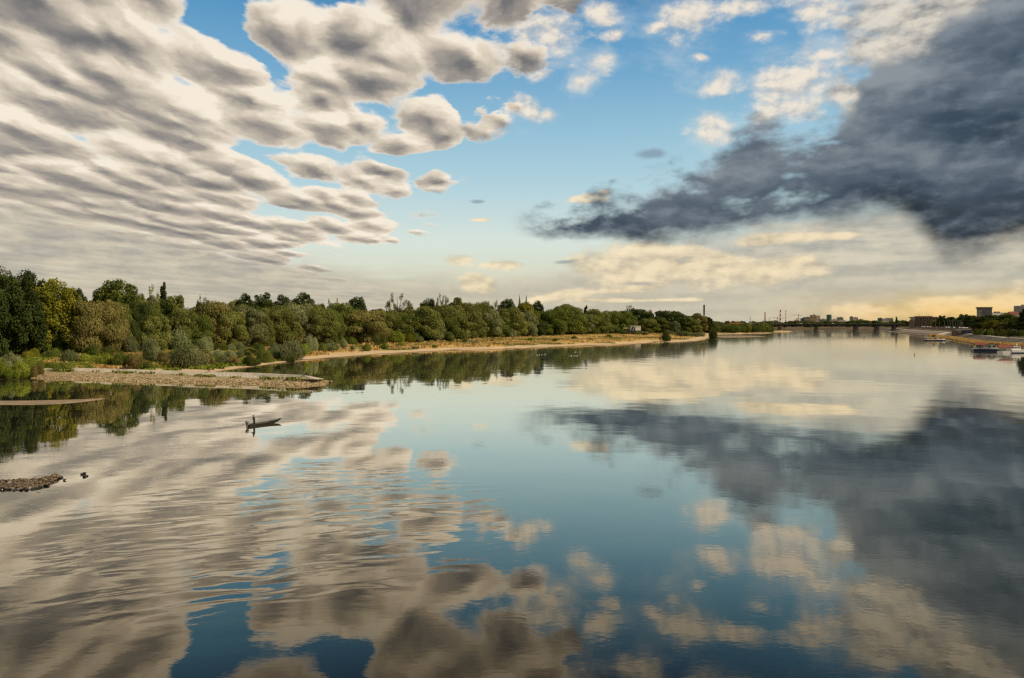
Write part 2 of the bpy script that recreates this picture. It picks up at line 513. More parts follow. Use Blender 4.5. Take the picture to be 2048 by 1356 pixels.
# ------------------------------------------------------------------ plain surface materials
def surf(name, c1, c2, scale=1.0, rough=0.85, spec=0.2, detail=5, stretch=(1, 1, 1), bump=0.0, lo=0.35, hi=0.65):
    m, g = new_mat(name)
    tc = g.node('ShaderNodeTexCoord')
    v = E(g, tc.outputs['Object'])
    if stretch != (1, 1, 1): v = g.vmath('MULTIPLY', v, stretch)
    n = g.noise(v, scale, detail, 0.6)
    col = g.mix(g.ss(n, lo, hi), (*c1, 1), (*c2, 1))
    p = g.node('ShaderNodeBsdfPrincipled')
    g.put(p.inputs['Base Color'], col)
    p.inputs['Roughness'].default_value = rough
    p.inputs['Specular IOR Level'].default_value = spec
    if bump:
        b = g.node('ShaderNodeBump'); b.inputs['Strength'].default_value = bump; b.inputs['Distance'].default_value = 0.05
        g.put(b.inputs['Height'], n); m.node_tree.links.new(b.outputs[0], p.inputs['Normal'])
    finish(m, g, p.outputs[0])
    return m

def leaf_mat(name, c1, c2, var=0.5, trans=0.16, scale=0.25):
    m, g = new_mat(name)
    tc = g.node('ShaderNodeTexCoord')
    oi = g.node('ShaderNodeObjectInfo')
    rnd = E(g, oi.outputs['Random'])
    n = g.noise(g.vmath('ADD', E(g, tc.outputs['Object']), g.vec(rnd * 40.0, rnd * 17.0, 0.0)), scale, 3, 0.6)
    col = g.mix(g.ss(n, 0.34, 0.66), (*c1, 1), (*c2, 1))
    val = (rnd - 0.5) * var + 1.0
    fine = g.noise(E(g, tc.outputs['Object']), 2.2, 1, 0.5)
    col = g.vmath('SCALE', col); col.s.node.inputs[0]
    g.put(col.s.node.inputs['Scale'], val * (fine * 1.1 + 0.45))
    d = g.node('ShaderNodeBsdfDiffuse'); g.put(d.inputs[0], col)
    t = g.node('ShaderNodeBsdfTranslucent'); g.put(t.inputs[0], col)
    mx = g.node('ShaderNodeMixShader'); mx.inputs[0].default_value = trans
    m.node_tree.links.new(d.outputs[0], mx.inputs[1]); m.node_tree.links.new(t.outputs[0], mx.inputs[2])
    finish(m, g, mx.outputs[0])
    return m

leaf_mat('leaf_dark', (0.037, 0.057, 0.018), (0.077, 0.100, 0.027))
leaf_mat('leaf_green', (0.084, 0.124, 0.026), (0.167, 0.195, 0.042))
leaf_mat('leaf_olive', (0.124, 0.151, 0.038), (0.223, 0.234, 0.066))
leaf_mat('leaf_brown', (0.146, 0.144, 0.045), (0.235, 0.210, 0.071))
leaf_mat('leaf_grey', (0.149, 0.175, 0.073), (0.254, 0.274, 0.127))
leaf_mat('leaf_yellow', (0.149, 0.165, 0.021), (0.266, 0.254, 0.033))
leaf_mat('leaf_silver', (0.173, 0.218, 0.094), (0.297, 0.336, 0.165))
leaf_mat('leaf_rust', (0.200, 0.165, 0.058), (0.300, 0.245, 0.095))
leaf_mat('leaf_bright', (0.124, 0.177, 0.026), (0.229, 0.271, 0.040))
leaf_mat('dry_leaf', (0.40, 0.27, 0.095), (0.62, 0.45, 0.18), scale=0.12)
surf('bark', (0.035, 0.028, 0.02), (0.09, 0.075, 0.055), 3.0, stretch=(1, 1, 0.2))
surf('concrete', (0.38, 0.35, 0.28), (0.52, 0.48, 0.39), 0.6, bump=0.2)
surf('concrete_dark', (0.10, 0.10, 0.10), (0.16, 0.155, 0.15), 0.25)
surf('path_pale', (0.42, 0.40, 0.37), (0.55, 0.53, 0.50), 0.2)
surf('asphalt', (0.045, 0.045, 0.047), (0.065, 0.064, 0.063), 0.5)
surf('stone', (0.16, 0.125, 0.072), (0.46, 0.37, 0.225), 0.9, bump=0.4)
surf('stone_wet', (0.012, 0.011, 0.010), (0.04, 0.036, 0.03), 2.0, rough=0.35, spec=0.5)
surf('heap_stone', (0.06, 0.046, 0.032), (0.26, 0.20, 0.135), 0.7, bump=0.4)
surf('wood_grey', (0.16, 0.13, 0.10), (0.32, 0.28, 0.23), 4.0, stretch=(1, 1, 0.3))
surf('white_paint', (0.76, 0.75, 0.72), (0.86, 0.85, 0.82), 1.5, rough=0.5, spec=0.4)
surf('cream_wall', (0.50, 0.44, 0.36), (0.60, 0.54, 0.45), 0.3)
surf('tan_wall', (0.34, 0.25, 0.16), (0.44, 0.33, 0.22), 0.2)
surf('brown_wall', (0.12, 0.08, 0.05), (0.19, 0.13, 0.08), 0.2)
surf('grey_wall', (0.20, 0.20, 0.20), (0.28, 0.28, 0.27), 0.2)
surf('red_roof', (0.17, 0.045, 0.04), (0.24, 0.07, 0.055), 1.0)
surf('brick_red', (0.20, 0.08, 0.05), (0.28, 0.12, 0.08), 1.0)
surf('dark_glass', (0.015, 0.017, 0.02), (0.03, 0.032, 0.036), 1.0, rough=0.15, spec=0.6)
surf('green_glass', (0.03, 0.10, 0.07), (0.05, 0.15, 0.10), 0.3, rough=0.2, spec=0.6)
surf('navy_hull', (0.012, 0.022, 0.06), (0.02, 0.035, 0.09), 1.0, rough=0.4, spec=0.4)
surf('dark_steel', (0.02, 0.02, 0.022), (0.04, 0.04, 0.043), 1.0, rough=0.5)
surf('grey_steel', (0.18, 0.18, 0.18), (0.26, 0.26, 0.25), 1.0, rough=0.5)
surf('yellow_paint', (0.60, 0.36, 0.02), (0.72, 0.45, 0.03), 1.0, rough=0.5)
surf('orange_paint', (0.55, 0.19, 0.02), (0.65, 0.25, 0.03), 1.0, rough=0.5)
surf('red_paint', (0.45, 0.03, 0.03), (0.55, 0.05, 0.04), 1.0, rough=0.5)
surf('teal_paint', (0.03, 0.30, 0.30), (0.05, 0.38, 0.36), 1.0, rough=0.5)
surf('blue_paint', (0.10, 0.22, 0.42), (0.16, 0.30, 0.50), 1.0, rough=0.5)
surf('pink_cloth', (0.45, 0.16, 0.20), (0.55, 0.22, 0.26), 3.0)
surf('red_cloth', (0.48, 0.04, 0.04), (0.56, 0.07, 0.06), 3.0)
surf('teal_cloth', (0.04, 0.28, 0.30), (0.07, 0.34, 0.36), 3.0)
surf('black_cloth', (0.008, 0.008, 0.011), (0.02, 0.02, 0.026), 3.0)
surf('olive_cloth', (0.020, 0.020, 0.014), (0.034, 0.032, 0.022), 3.0)
surf('ochre_cloth', (0.30, 0.18, 0.05), (0.38, 0.24, 0.08), 3.0)
surf('white_cloth', (0.60, 0.60, 0.58), (0.70, 0.70, 0.68), 3.0)
surf('skin', (0.34, 0.19, 0.12), (0.42, 0.25, 0.17), 6.0)
surf('boat_green', (0.018, 0.035, 0.026), (0.05, 0.08, 0.06), 3.0, rough=0.5)
surf('boat_tar', (0.010, 0.009, 0.008), (0.024, 0.021, 0.018), 3.0, rough=0.45, spec=0.4)
surf('boat_wood', (0.10, 0.08, 0.06), (0.20, 0.17, 0.13), 5.0)
surf('gull_white', (0.72, 0.72, 0.70), (0.80, 0.80, 0.78), 6.0)

# land: wet sand at the waterline, pale sand, dry grass with green patches
m, g = new_mat('bank_ground')
geo = g.node('ShaderNodeNewGeometry')
pos = E(g, geo.outputs['Position'])
x, y, z = g.sep(pos)
n1 = g.noise(pos, 0.035, 5, 0.6)
n2 = g.noise(pos, 0.35, 4, 0.65)
n3 = g.noise(pos, 0.012, 2, 0.5)
sand = g.mix(n2, (0.44, 0.34, 0.21, 1), (0.60, 0.47, 0.31, 1))
wet = (0.13, 0.095, 0.06, 1)
straw = g.mix(g.ss(n2, 0.3, 0.7), (0.34, 0.225, 0.080, 1), (0.58, 0.41, 0.16, 1))
green = g.mix(n2, (0.05, 0.065, 0.016, 1), (0.12, 0.135, 0.030, 1))
grass = g.mix(g.ss(n1 + (n3 - 0.5) * 1.4 + (n2 - 0.5) * 0.4, 0.47, 0.60), straw, green)
zz = z + (n1 - 0.5) * 2.2 + (n2 - 0.5) * 0.45
c = g.mix(g.ss(z + (n2 - 0.5) * 0.14, 0.06, 0.24), wet, sand)
c = g.mix(g.ss(zz, 0.95, 1.25), c, grass)
p = g.node('ShaderNodeBsdfDiffuse')
g.put(p.inputs['Color'], c)
finish(m, g, p.outputs[0])
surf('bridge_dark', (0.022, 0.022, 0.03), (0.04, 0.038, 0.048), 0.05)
surf('bridge_pier', (0.13, 0.11, 0.09), (0.19, 0.16, 0.13), 0.1)
surf('verdigris', (0.05, 0.09, 0.08), (0.09, 0.14, 0.12), 0.3)
# ------------------------------------------------------------------ terrain
def wpts(px): return [tuple(ground(*p).xy) for p in px]
LEFT_SHORE = [(-900.0, 215.0), (-330.0, 222.0)] + wpts([(-300, 758), (0, 757), (120, 754), (250, 749), (420, 748), (458, 741), (507, 735), (542, 729.5), (575, 727), (603, 724), (654, 719.5),
    (705, 713.5), (755, 708.5), (832, 704.5), (920, 701), (1000, 699.5), (1050, 697), (1076, 694.6), (1139, 693), (1190, 691), (1250, 689), (1298, 687), (1318, 683.5), (1345, 685),
    (1369, 684.5), (1400, 682), (1414, 680), (1424, 675), (1437, 668.6), (1490, 667.8), (1546, 666.5), (1555, 664)]) + [(545.0, 1420.0), (560.0, 1510.0), (470.0, 1650.0), (60.0, 1790.0), (-900.0, 1900.0)]
RIGHT_SHORE = [(250.0, -300.0), (280.0, 60.0), (305.0, 250.0), (335.0, 420.0), (355.0, 510.0), (372.0, 611.0), (442.0, 759.0), (540.0, 982.0), (679.0, 1347.0), (775.0, 1560.0), (830.0, 1720.0),
    (800.0, 1850.0), (690.0, 1925.0), (420.0, 2010.0), (0.0, 2120.0), (-900.0, 2300.0)]

def signed_dist(X, Y, line, sign):
    """distance to an open polyline, positive on the land side (sign picks the side)"""
    best = np.full(X.shape, 1e18); side = np.zeros(X.shape)
    for (ax, ay), (bx, by) in zip(line[:-1], line[1:]):
        dx, dy = bx - ax, by - ay
        L2 = dx * dx + dy * dy
        t = np.clip(((X - ax) * dx + (Y - ay) * dy) / L2, 0, 1)
        qx, qy = ax + t * dx, ay + t * dy
        d2 = (X - qx) ** 2 + (Y - qy) ** 2
        cr = dx * (Y - ay) - dy * (X - ax)
        upd = d2 < best - 1e-9
        best = np.where(upd, d2, best); side = np.where(upd, cr, side)
    far = -6000.0 if sign > 0 else 6000.0
    poly = list(line) + [(far, line[-1][1]), (far, line[0][1])]
    ins = np.zeros(X.shape, bool)
    for (ax, ay), (bx, by) in zip(poly, poly[1:] + poly[:1]):
        if ay == by: continue
        hit = ((ay > Y) != (by > Y)) & (X < (bx - ax) * (Y - ay) / (by - ay) + ax)
        ins ^= hit
    return np.sqrt(best) * np.where(ins, 1.0, -1.0)

def wav(X, Y, s, seed):
    r = np.random.default_rng(seed)
    o = np.zeros_like(X)
    for k in range(9):
        a = r.uniform(0, 6.28); f = s * r.uniform(0.5, 2.2)
        o += np.sin((X * math.cos(a) + Y * math.sin(a)) * f + r.uniform(0, 6.28)) / 9.0
    return o * 1.6

def z_left(X, Y):
    X = np.asarray(X, float); Y = np.asarray(Y, float)
    d = signed_dist(X, Y, LEFT_SHORE, 1.0)
    d = d + wav(X, Y, 0.12, 1) * 2.2
    z = np.interp(d, [-60, -8, 0, 7, 14, 20, 45, 120, 700], [-4, -0.9, 0.0, 0.42, 0.75, 1.35, 2.3, 3.2, 4.5])
    z = z + np.clip(d / 6, 0, 1) * np.clip((60 - d) / 30, 0, 1) * wav(X, Y, 0.16, 4) * 0.55
    return z + np.clip(d / 15, 0, 1) * wav(X, Y, 0.09, 2) * 0.45

R_PROF = ([-60, -6, 0, 8, 13, 24, 29, 33, 46, 52, 72, 80, 200, 800], [-4, -0.9, 0.0, 0.9, 1.3, 4.5, 4.6, 4.9, 7.6, 9.0, 9.0, 9.3, 12.0, 20.0])
def z_right(X, Y):
    X = np.asarray(X, float); Y = np.asarray(Y, float)
    d = signed_dist(X, Y, RIGHT_SHORE, -1.0)
    zz = np.interp(d, *R_PROF)
    far = np.interp(d, [-60, -8, 0, 10, 30, 80, 800], [-4, -0.9, 0, 1.4, 4.0, 5.5, 6.5])
    w = np.clip((Y - 1600) / 150.0, 0, 1)
    return zz * (1 - w) + far * w

def heightfield(name, fn, x0, x1, y0, y1, step, keep, mat):
    xs = np.arange(x0, x1 + step, step); ys = np.arange(y0, y1 + step, step)
    X, Y = np.meshgrid(xs, ys)
    Z = fn(X, Y)
    nx, ny = len(xs), len(ys)
    V = np.stack([X, Y, Z], -1).reshape(-1, 3)
    i = np.arange(nx * ny).reshape(ny, nx)
    Fq = np.stack([i[:-1, :-1], i[:-1, 1:], i[1:, 1:], i[1:, :-1]], -1).reshape(-1, 4)
    zm = Z.reshape(-1)[Fq].max(1)
    Fq = Fq[zm > keep]
    used = np.unique(Fq); remap = np.full(len(V), -1); remap[used] = np.arange(len(used))
    V, Fq = V[used], remap[Fq]
    me = bpy.data.meshes.new(name)
    me.vertices.add(len(V)); me.vertices.foreach_set('co', V.astype(np.float32).reshape(-1))
    me.loops.add(len(Fq) * 4); me.loops.foreach_set('vertex_index', Fq.astype(np.int32).reshape(-1))
    me.polygons.add(len(Fq)); me.polygons.foreach_set('loop_start', np.arange(0, len(Fq) * 4, 4, dtype=np.int32))
    me.polygons.foreach_set('use_smooth', np.ones(len(Fq), dtype=bool))
    me.update(calc_edges=True)
    o = bpy.data.objects.new(name, me); COL.objects.link(o)
    me.materials.append(MATS[mat])
    return struct(o)

heightfield('left_bank_terrain', z_left, -700, 640, 180, 1900, 4.0, -2.0, 'bank_ground')
surf('city_ground', (0.055, 0.05, 0.022), (0.14, 0.095, 0.055), 0.02)
heightfield('right_bank_terrain', z_right, -900, 1500, -300, 2700, 8.0, -2.0, 'city_ground')
gm = MB()
gm.add([(-16000, 2690, 6), (16000, 2690, 6), (16000, 16000, 6), (-16000, 16000, 6)], [(0, 1, 2, 3)])
gm.add([(-16000, 170, 4.2), (-690, 170, 4.2), (-690, 1890, 4.2), (-16000, 1890, 4.2)], [(0, 1, 2, 3)])
gm.add([(1490, -300, 19), (16000, -300, 19), (16000, 2700, 19), (1490, 2700, 19)], [(0, 1, 2, 3)])
struct(gm.build('ground', 'city_ground'))

def offset_line(line, d):
    out = []
    for i, p in enumerate(line):
        a = Vector(line[max(i - 1, 0)]); b = Vector(line[min(i + 1, len(line) - 1)])
        t = (b - a).normalized()
        out.append((p[0] + t.y * d, p[1] - t.x * d))
    return out
def resample(line, step):
    out = []
    for a, b in zip(line[:-1], line[1:]):
        a, b = Vector(a), Vector(b)
        n = max(1, int((b - a).length / step))
        out += [tuple(a.lerp(b, k / n)) for k in range(n)]
    return out + [line[-1]]
QUAY = resample(RIGHT_SHORE[3:11], 12.0)
def strip(name, d0, z0, d1, z1, mat, line=QUAY):
    mb = MB()
    mb.loft([[(*p, z0) for p in offset_line(line, d0)], [(*p, z1) for p in offset_line(line, d1)]])
    return struct(mb.build(name, mat))
m_, g_ = new_mat('revetment')
geo = g_.node('ShaderNodeNewGeometry'); ps = E(g_, geo.outputs['Position']); X_, Y_, Z_ = g_.sep(ps)
nn = g_.noise(ps, 0.15, 5, 0.65)
cc = g_.mix(g_.ss(nn, 0.35, 0.65), (0.095, 0.092, 0.088, 1), (0.16, 0.152, 0.14, 1))
cc = g_.mix(g_.ss(Y_, 830.0, 960.0) * g_.ss(Y_, 1480.0, 1300.0), cc, g_.mix(nn, (0.20, 0.175, 0.15, 1), (0.32, 0.28, 0.24, 1)))
pb = g_.node('ShaderNodeBsdfDiffuse'); g_.put(pb.inputs[0], cc); finish(m_, g_, pb.outputs[0])
strip('revetment_slope_ground', 12.5, 1.55, 24.2, 4.95, 'revetment')
strip('promenade_path', 24.2, 4.96, 28.6, 5.02, 'path_pale')
strip('embankment_road', 52.0, 9.3, 68.0, 9.3, 'asphalt')
strip('quay_edge_ground', 1.0, 0.75, 3.4, 0.8, 'path_pale', resample(RIGHT_SHORE[7:11], 12.0))
rw = MB()
wl_ = resample(RIGHT_SHORE[6:10], 12.0)
rw.loft([[(*p, 5.0) for p in offset_line(wl_, 45)], [(*p, 9.9) for p in offset_line(wl_, 47)], [(*p, 9.9) for p in offset_line(wl_, 47.6)], [(*p, 8.0) for p in offset_line(wl_, 47.8)]])
tag(rw.build('retaining_wall', 'brown_wall'), 'long brown retaining wall holding up the embankment road on the right bank', 'retaining wall')

# sand bars in the river
def sandbar(name, top, bot, zmax):
    mb = MB()
    a = [ground(*p) for p in top]; b = [ground(*p) for p in bot]
    rows = []
    for t, zz in ((0, -0.05), (0.12, 0.5), (0.35, 0.95), (0.6, 1.0), (0.85, 0.6), (1, -0.05)):
        rows.append([(p.x + (q.x - p.x) * t, p.y + (q.y - p.y) * t, max(-0.05, zmax * zz * min(1, 6 * min(i, len(a) - 1 - i) / len(a)) if 0 < i < len(a) - 1 else -0.05)) for i, (p, q) in enumerate(zip(a, b))])
    mb.loft(rows)
    return struct(mb.build(name, 'sandbar_ground', smooth=True))
surf('sandbar_ground', (0.20, 0.155, 0.105), (0.30, 0.235, 0.16), 0.3)
sandbar('sandbar', [(-300, 806), (-120, 803), (0, 801.5), (60, 801), (120, 800), (160, 799), (185, 798), (202, 797.2), (214, 796.8)],
        [(-300, 811), (-120, 811), (0, 810), (60, 810), (110, 808.5), (150, 805.5), (178, 801.8), (202, 798.4), (214, 797)], 0.22)
sandbar('sandbar', [(1432, 671.2), (1450, 670.8), (1480, 670.9), (1510, 671.3), (1534, 672.6)], [(1432, 675), (1450, 675.6), (1480, 675.2), (1510, 674.4), (1534, 673)], 0.5)
sandbar('sandbar', [(1630, 660.6), (1640, 660.8), (1650, 661.8)], [(1630, 661.4), (1640, 662.8), (1650, 662.4)], 0.8)

# ------------------------------------------------------------------ stones
def rock_verts(r, sx, sy, sz):
    bm = bmesh.new()
    bmesh.ops.create_icosphere(bm, subdivisions=1, radius=1.0)
    ax = [Vector((r.gauss(0, 1), r.gauss(0, 1), r.gauss(0, 1))).normalized() for _ in range(7)]
    cut = [r.uniform(0.55, 0.95) for _ in ax]
    vs = []
    for v in bm.verts:
        p = v.co.copy()
        for a, c in zip(ax, cut):
            d = p.dot(a)
            if d > c: p -= a * (d - c)
        vs.append(Vector((p.x * sx, p.y * sy, p.z * sz)))
    fs = [tuple(v.index for v in f.verts) for f in bm.faces]
    bm.free()
    return vs, fs
rr = random.Random(3)
ROCKS = [rock_verts(rr, 1, rr.uniform(0.7, 1.0), rr.uniform(0.5, 0.75)) for _ in range(10)]
def add_rock(mb, p, s, r):
    vs, fs = r.choice(ROCKS)
    a = r.uniform(0, 6.28); c, sn = math.cos(a), math.sin(a)
    mb.add([(p[0] + (v.x * c - v.y * sn) * s, p[1] + (v.x * sn + v.y * c) * s, p[2] + v.z * s) for v in vs], fs)

# ------------------------------------------------------------------ the stone groyne
def along(pts, t):
    """point at fraction t of a polyline of Vectors"""
    L = [0.0]
    for a, b in zip(pts[:-1], pts[1:]): L.append(L[-1] + (b - a).length)
    s = t * L[-1]
    for i in range(len(pts) - 1):
        if s <= L[i + 1] or i == len(pts) - 2:
            return pts[i].lerp(pts[i + 1], (s - L[i]) / max(L[i + 1] - L[i], 1e-6))
ridge = [ground(x, y, 2.35) for x, y in ((60, 736), (145, 736), (230, 738), (305, 740.3), (400, 743), (520, 746.5), (609, 751))]
toe = [at(x, y, float(np.interp(x, [60, 145, 230, 305, 400, 520, 609], [p.y for p in ridge])) - 3.0) for x, y in ((60, 741), (145, 742), (230, 744.5), (305, 747), (400, 751.5), (520, 757), (632, 758.5))]
lip = [p + Vector((-0.3, 1.6, -0.02)) for p in ridge]
back = [Vector((p.x - 0.8, p.y + 6.0, -0.4)) for p in ridge]
wline = [ground(x, y, -0.12) for x, y in ((-40, 757.5), (58, 757), (127, 760.5), (203, 763), (292, 765), (381, 767.5), (520, 770.5), (603, 774), (640, 771.5), (659, 766))]
NS = 60
sm = lambda pts: [along(pts, i / NS) for i in range(NS + 1)]
gro = empty('stone_groyne', (-95, 215, 0), label='long low groyne with sloping concrete cap and rubble skirt reaching into the river', cat='groyne')
gl0 = Vector(gro.location)
L_ = lambda pts: [p - gl0 for p in pts]
capm = MB()
capm.loft([L_(sm(toe)), L_(sm(ridge)), L_(sm(lip)), L_(sm(back))])
end = [L_(sm(toe))[-1], L_(sm(ridge))[-1], L_(sm(lip))[-1], L_(sm(back))[-1]]
nose = ground(650, 757, 0.0) - gl0
capm.add(end + [Vector((nose.x - 0.2, nose.y + 1.5, -0.3))], [(0, 1, 4), (1, 2, 4), (2, 3, 4)])
capm.build('concrete_cap', 'concrete', gro)
rip = MB()
tA, wA = sm(toe), sm(wline)
mid_ = [a.lerp(b, 0.45) + Vector((0, 0, 0.18)) for a, b in zip(tA, wA)]
rip.loft([L_(wA), L_(mid_), L_([p + Vector((0, 0.15, -0.03)) for p in tA])])
r = random.Random(11)
for k in range(2600):
    t = r.random(); i = t * NS
    a, b = along(toe, t), along(wline, t)
    q = a.lerp(b, r.random() ** 0.8)
    w = (q - a).length / max((b - a).length, .1)
    q.z = a.z * (1 - w) - 0.12 + 0.2 * math.sin(w * math.pi)
    add_rock(rip, q - gl0, r.uniform(0.14, 0.26 + 0.3 * w), r)
tipc = ground(640, 766)
for k in range(240):
    q = Vector((tipc.x + r.gauss(0, 1.3), tipc.y + r.gauss(1.0, 2.2), r.uniform(0.0, 0.35)))
    add_rock(rip, q - gl0, r.uniform(0.16, 0.5), r)
tag(rip.build('riprap', 'stone', gro), kind='stuff')
# faded sprayed lettering on the cap, unreadable from the bridge: white bubbles and a blue scrawl
def spray(name, mat, x0, x1, n, hh, seed):
    mb = MB(); r = random.Random(seed)
    tt = lambda px: (px - 60) / (620 - 60)
    prev = None
    for k in range(n):                    # one unbroken scrawl: letters joined by a low stroke
        for (fu, fv) in ((0.05, 0.25), (0.2, 0.85), (0.45, 0.9), (0.6, 0.3), (0.95, 0.25)):
            t = tt(x0 + (x1 - x0) * (k + fu) / n)
            a, b = along(toe, t), along(ridge, t)
            u = (along(ridge, min(1, t + 0.004)) - b).normalized(); up = (b - a).normalized(); nr = up.cross(u).normalized()
            if nr.y > 0: nr = -nr
            c = a.lerp(b, 0.16 + 0.62 * (fv + r.uniform(-.12, .12)) * hh) + nr * 0.02 - gl0
            hw = up * r.uniform(0.16, 0.30)
            cur = (c - hw, c + hw)
            if prev: mb.add([prev[0], cur[0], cur[1], prev[1]], [(0, 1, 2, 3)])
            prev = cur
    return mb.build(name, mat, gro)
spray('graffiti', 'white_paint', 428, 508, 11, 1.0, 5)
spray('graffiti', 'blue_paint', 512, 536, 4, 0.8, 6)
# heap of stones by the left edge of the river, near the bridge: each stone a thing
rock_me = []
for i, (vs, fs) in enumerate(ROCKS[:6]):
    me = bpy.data.meshes.new('heap_stone'); me.from_pydata([tuple(v) for v in vs], [], fs); me.materials.append(MATS['heap_stone']); rock_me.append(me)
r = random.Random(21)
up_edge = [(-60, 966), (0, 962), (38, 958.5), (81, 957.5), (100, 954), (112, 952.5), (122, 955)]
lo_edge = [(-60, 985), (0, 981), (29, 982), (71, 978.5), (94, 973), (106, 963), (123, 956.5)]
def ix(e, t): return np.interp(t, np.linspace(0, 1, len(e)), [p[0] for p in e]), np.interp(t, np.linspace(0, 1, len(e)), [p[1] for p in e])
def rock_at(p, s, me, label, group=None, mat=None, sz=1.0):
    o = bpy.data.objects.new('stone', me); COL.objects.link(o)
    o.location = p; o.rotation_euler = (r.uniform(-.3, .3), r.uniform(-.3, .3), r.uniform(0, 6.28)); o.scale = (s, s, s * sz)
    if mat:
        o.material_slots[0].link = 'OBJECT'; o.material_slots[0].material = MATS[mat]
    return tag(o, label, 'stone', group)
hcount = 0
for k in range(285):
    t = r.random(); w = r.random()
    (ax, ay), (bx, by) = ix(up_edge, t), ix(lo_edge, t)
    px, py = ax + (bx - ax) * w, ay + (by - ay) * w
    p = ground(px, py)
    edge_ = min(w, 1 - w, (1 - t) * 2.2)
    p.z = 0.02 + 0.55 * min(edge_ * 2, 1) * r.uniform(0.4, 1.0)
    rock_at(p, r.choice((r.uniform(0.08, 0.16), r.uniform(0.13, 0.24), r.uniform(0.18, 0.33))), rock_me[k % 6], 'brown stone lying in the low heap of stones at the left water edge', 'stones in the low heap by the left edge',
            'stone_wet' if p.z < 0.10 else None)
bed = MB()
bed.loft([[ground(*p, -0.1) for p in up_edge], [ground((a[0] + b[0]) / 2, (a[1] + b[1]) / 2, 0) + Vector((0, 0, 0.10 if i < 5 else -0.1)) for i, (a, b) in enumerate(zip(up_edge, lo_edge))], [ground(*p, -0.1) for p in lo_edge]])
tag(bed.build('gravel', 'heap_stone'), 'gravel bed under the stone heap', 'gravel', kind='stuff')
for px, py, s, sz, lab in ((163.5, 949.5, 0.22, 1.0, 'dark round stone, leftmost of the three close together in the water'), (168.8, 951, 0.24, 2.3, 'tall upright dark stone between two lower ones in the water'),
                           (173.5, 952.5, 0.2, 1.0, 'dark round stone right of the tall upright one in the water'), (129.5, 961, 0.2, 1.2, 'single dark stone standing just off the tip of the stone heap'),
                           (92, 972, 0.36, 1.0, 'largest black wet stone on the river side of the heap'), (42, 980.5, 0.24, 1.0, 'wet black stone below the heap, left of a similar one'), (53, 980.5, 0.22, 1.0, 'wet black stone below the heap, right of a similar one')):
    rock_at(ground(px, py) + Vector((0, 0, 0.08 * sz)), s, rock_me[2], lab, mat='stone_wet', sz=sz)
st = MB()
a = ground(72, 966, 0.3); b = ground(66, 955, 0.6); c_ = ground(82, 952, 0.9)
st.tube([a, b, (b + c_) / 2 + Vector((0, 0, 0.1)), c_], [0.03, 0.028, 0.022, 0.012], 6)
tag(st.build('branch', 'boat_tar'), 'thin crooked branch sticking up from the stone heap', 'branch')

# driftwood
def log(px, py, dx, dz, rad, mat, label, extra=0):
    p = ground(px, py); r = random.Random(int(px))
    mb = MB()
    v = Vector((dx, 0.3 * dx, dz))
    mb.tube([p - v * 0.5 + Vector((0, 0, rad * 0.6)), p + Vector((0, 0, rad)), p + v * 0.5 + Vector((0, 0, rad * 0.8))], [rad, rad * 0.9, rad * 0.5], 7)
    for k in range(extra):
        q = p + v * r.uniform(-0.4, 0.4)
        mb.tube([q, q + Vector((r.uniform(-1, 1), r.uniform(-1, 1), r.uniform(0.4, 1.6))) * 0.7, q + Vector((r.uniform(-1.5, 1.5), r.uniform(-1, 1), r.uniform(0.8, 2.2)))], [rad * 0.5, rad * 0.35, rad * 0.15], 5)
    return tag(mb.build('driftwood', mat), label, 'driftwood')
log(71, 764.5, 1.3, 0.1, 0.1, 'wood_grey', 'short pale log floating in the dark inlet near the left edge')
log(90, 774, 0.25, 1.4, 0.09, 'wood_grey', 'stick poking up out of the dark water above the sandbar')
log(221, 785.5, 0.25, 1.2, 0.09, 'wood_grey', 'stick poking up out of the water right of the sandbar tip')
log(627, 714, 6.0, 0.6, 0.22, 'wood_grey', 'pale fallen trunk with broken branches on the sandy shore', 6)
log(640, 709.5, 3.5, 1.5, 0.28, 'bark', 'brown root stump with upturned branches beside a pale trunk', 9)
# ------------------------------------------------------------------ foliage
def cards(C, N, w, h, jit, droop=0.0, rg=rng):
    """leaf quads at C facing roughly N; droop 1 hangs the long side down"""
    n = len(C)
    N = unit(N + rg.normal(0, jit, (n, 3)))
    up = np.tile(np.array([0, 0, 1.0]), (n, 1)) + rg.normal(0, 0.25 + (1 - droop) * 1.2, (n, 3))
    s = unit(np.cross(up, N)); u = np.cross(N, s)
    ww = (w * rg.uniform(0.6, 1.35, n))[:, None] * 0.5; hh = (h * rg.uniform(0.6, 1.35, n))[:, None] * 0.5
    return np.stack([C - s * ww * 0.5 - u * hh, C + s * ww * 0.5 - u * hh, C + s * ww + u * hh * 0.6, C - s * ww + u * hh], 1)

def lobe_pts(c, rad, n, rg, r0=0.72, low=-0.55):
    P = unit(rg.normal(0, 1, (n * 2, 3)))
    P = P[P[:, 2] > low][:n]
    k = rg.uniform(r0, 1.04, (len(P), 1)) ** 0.8
    return np.array(c) + P * k * np.array(rad), unit(P / np.array(rad))

def limb(mb, pts, r0, r1, n=6):
    mb.tube(pts, list(np.linspace(r0, r1, len(pts))), n)

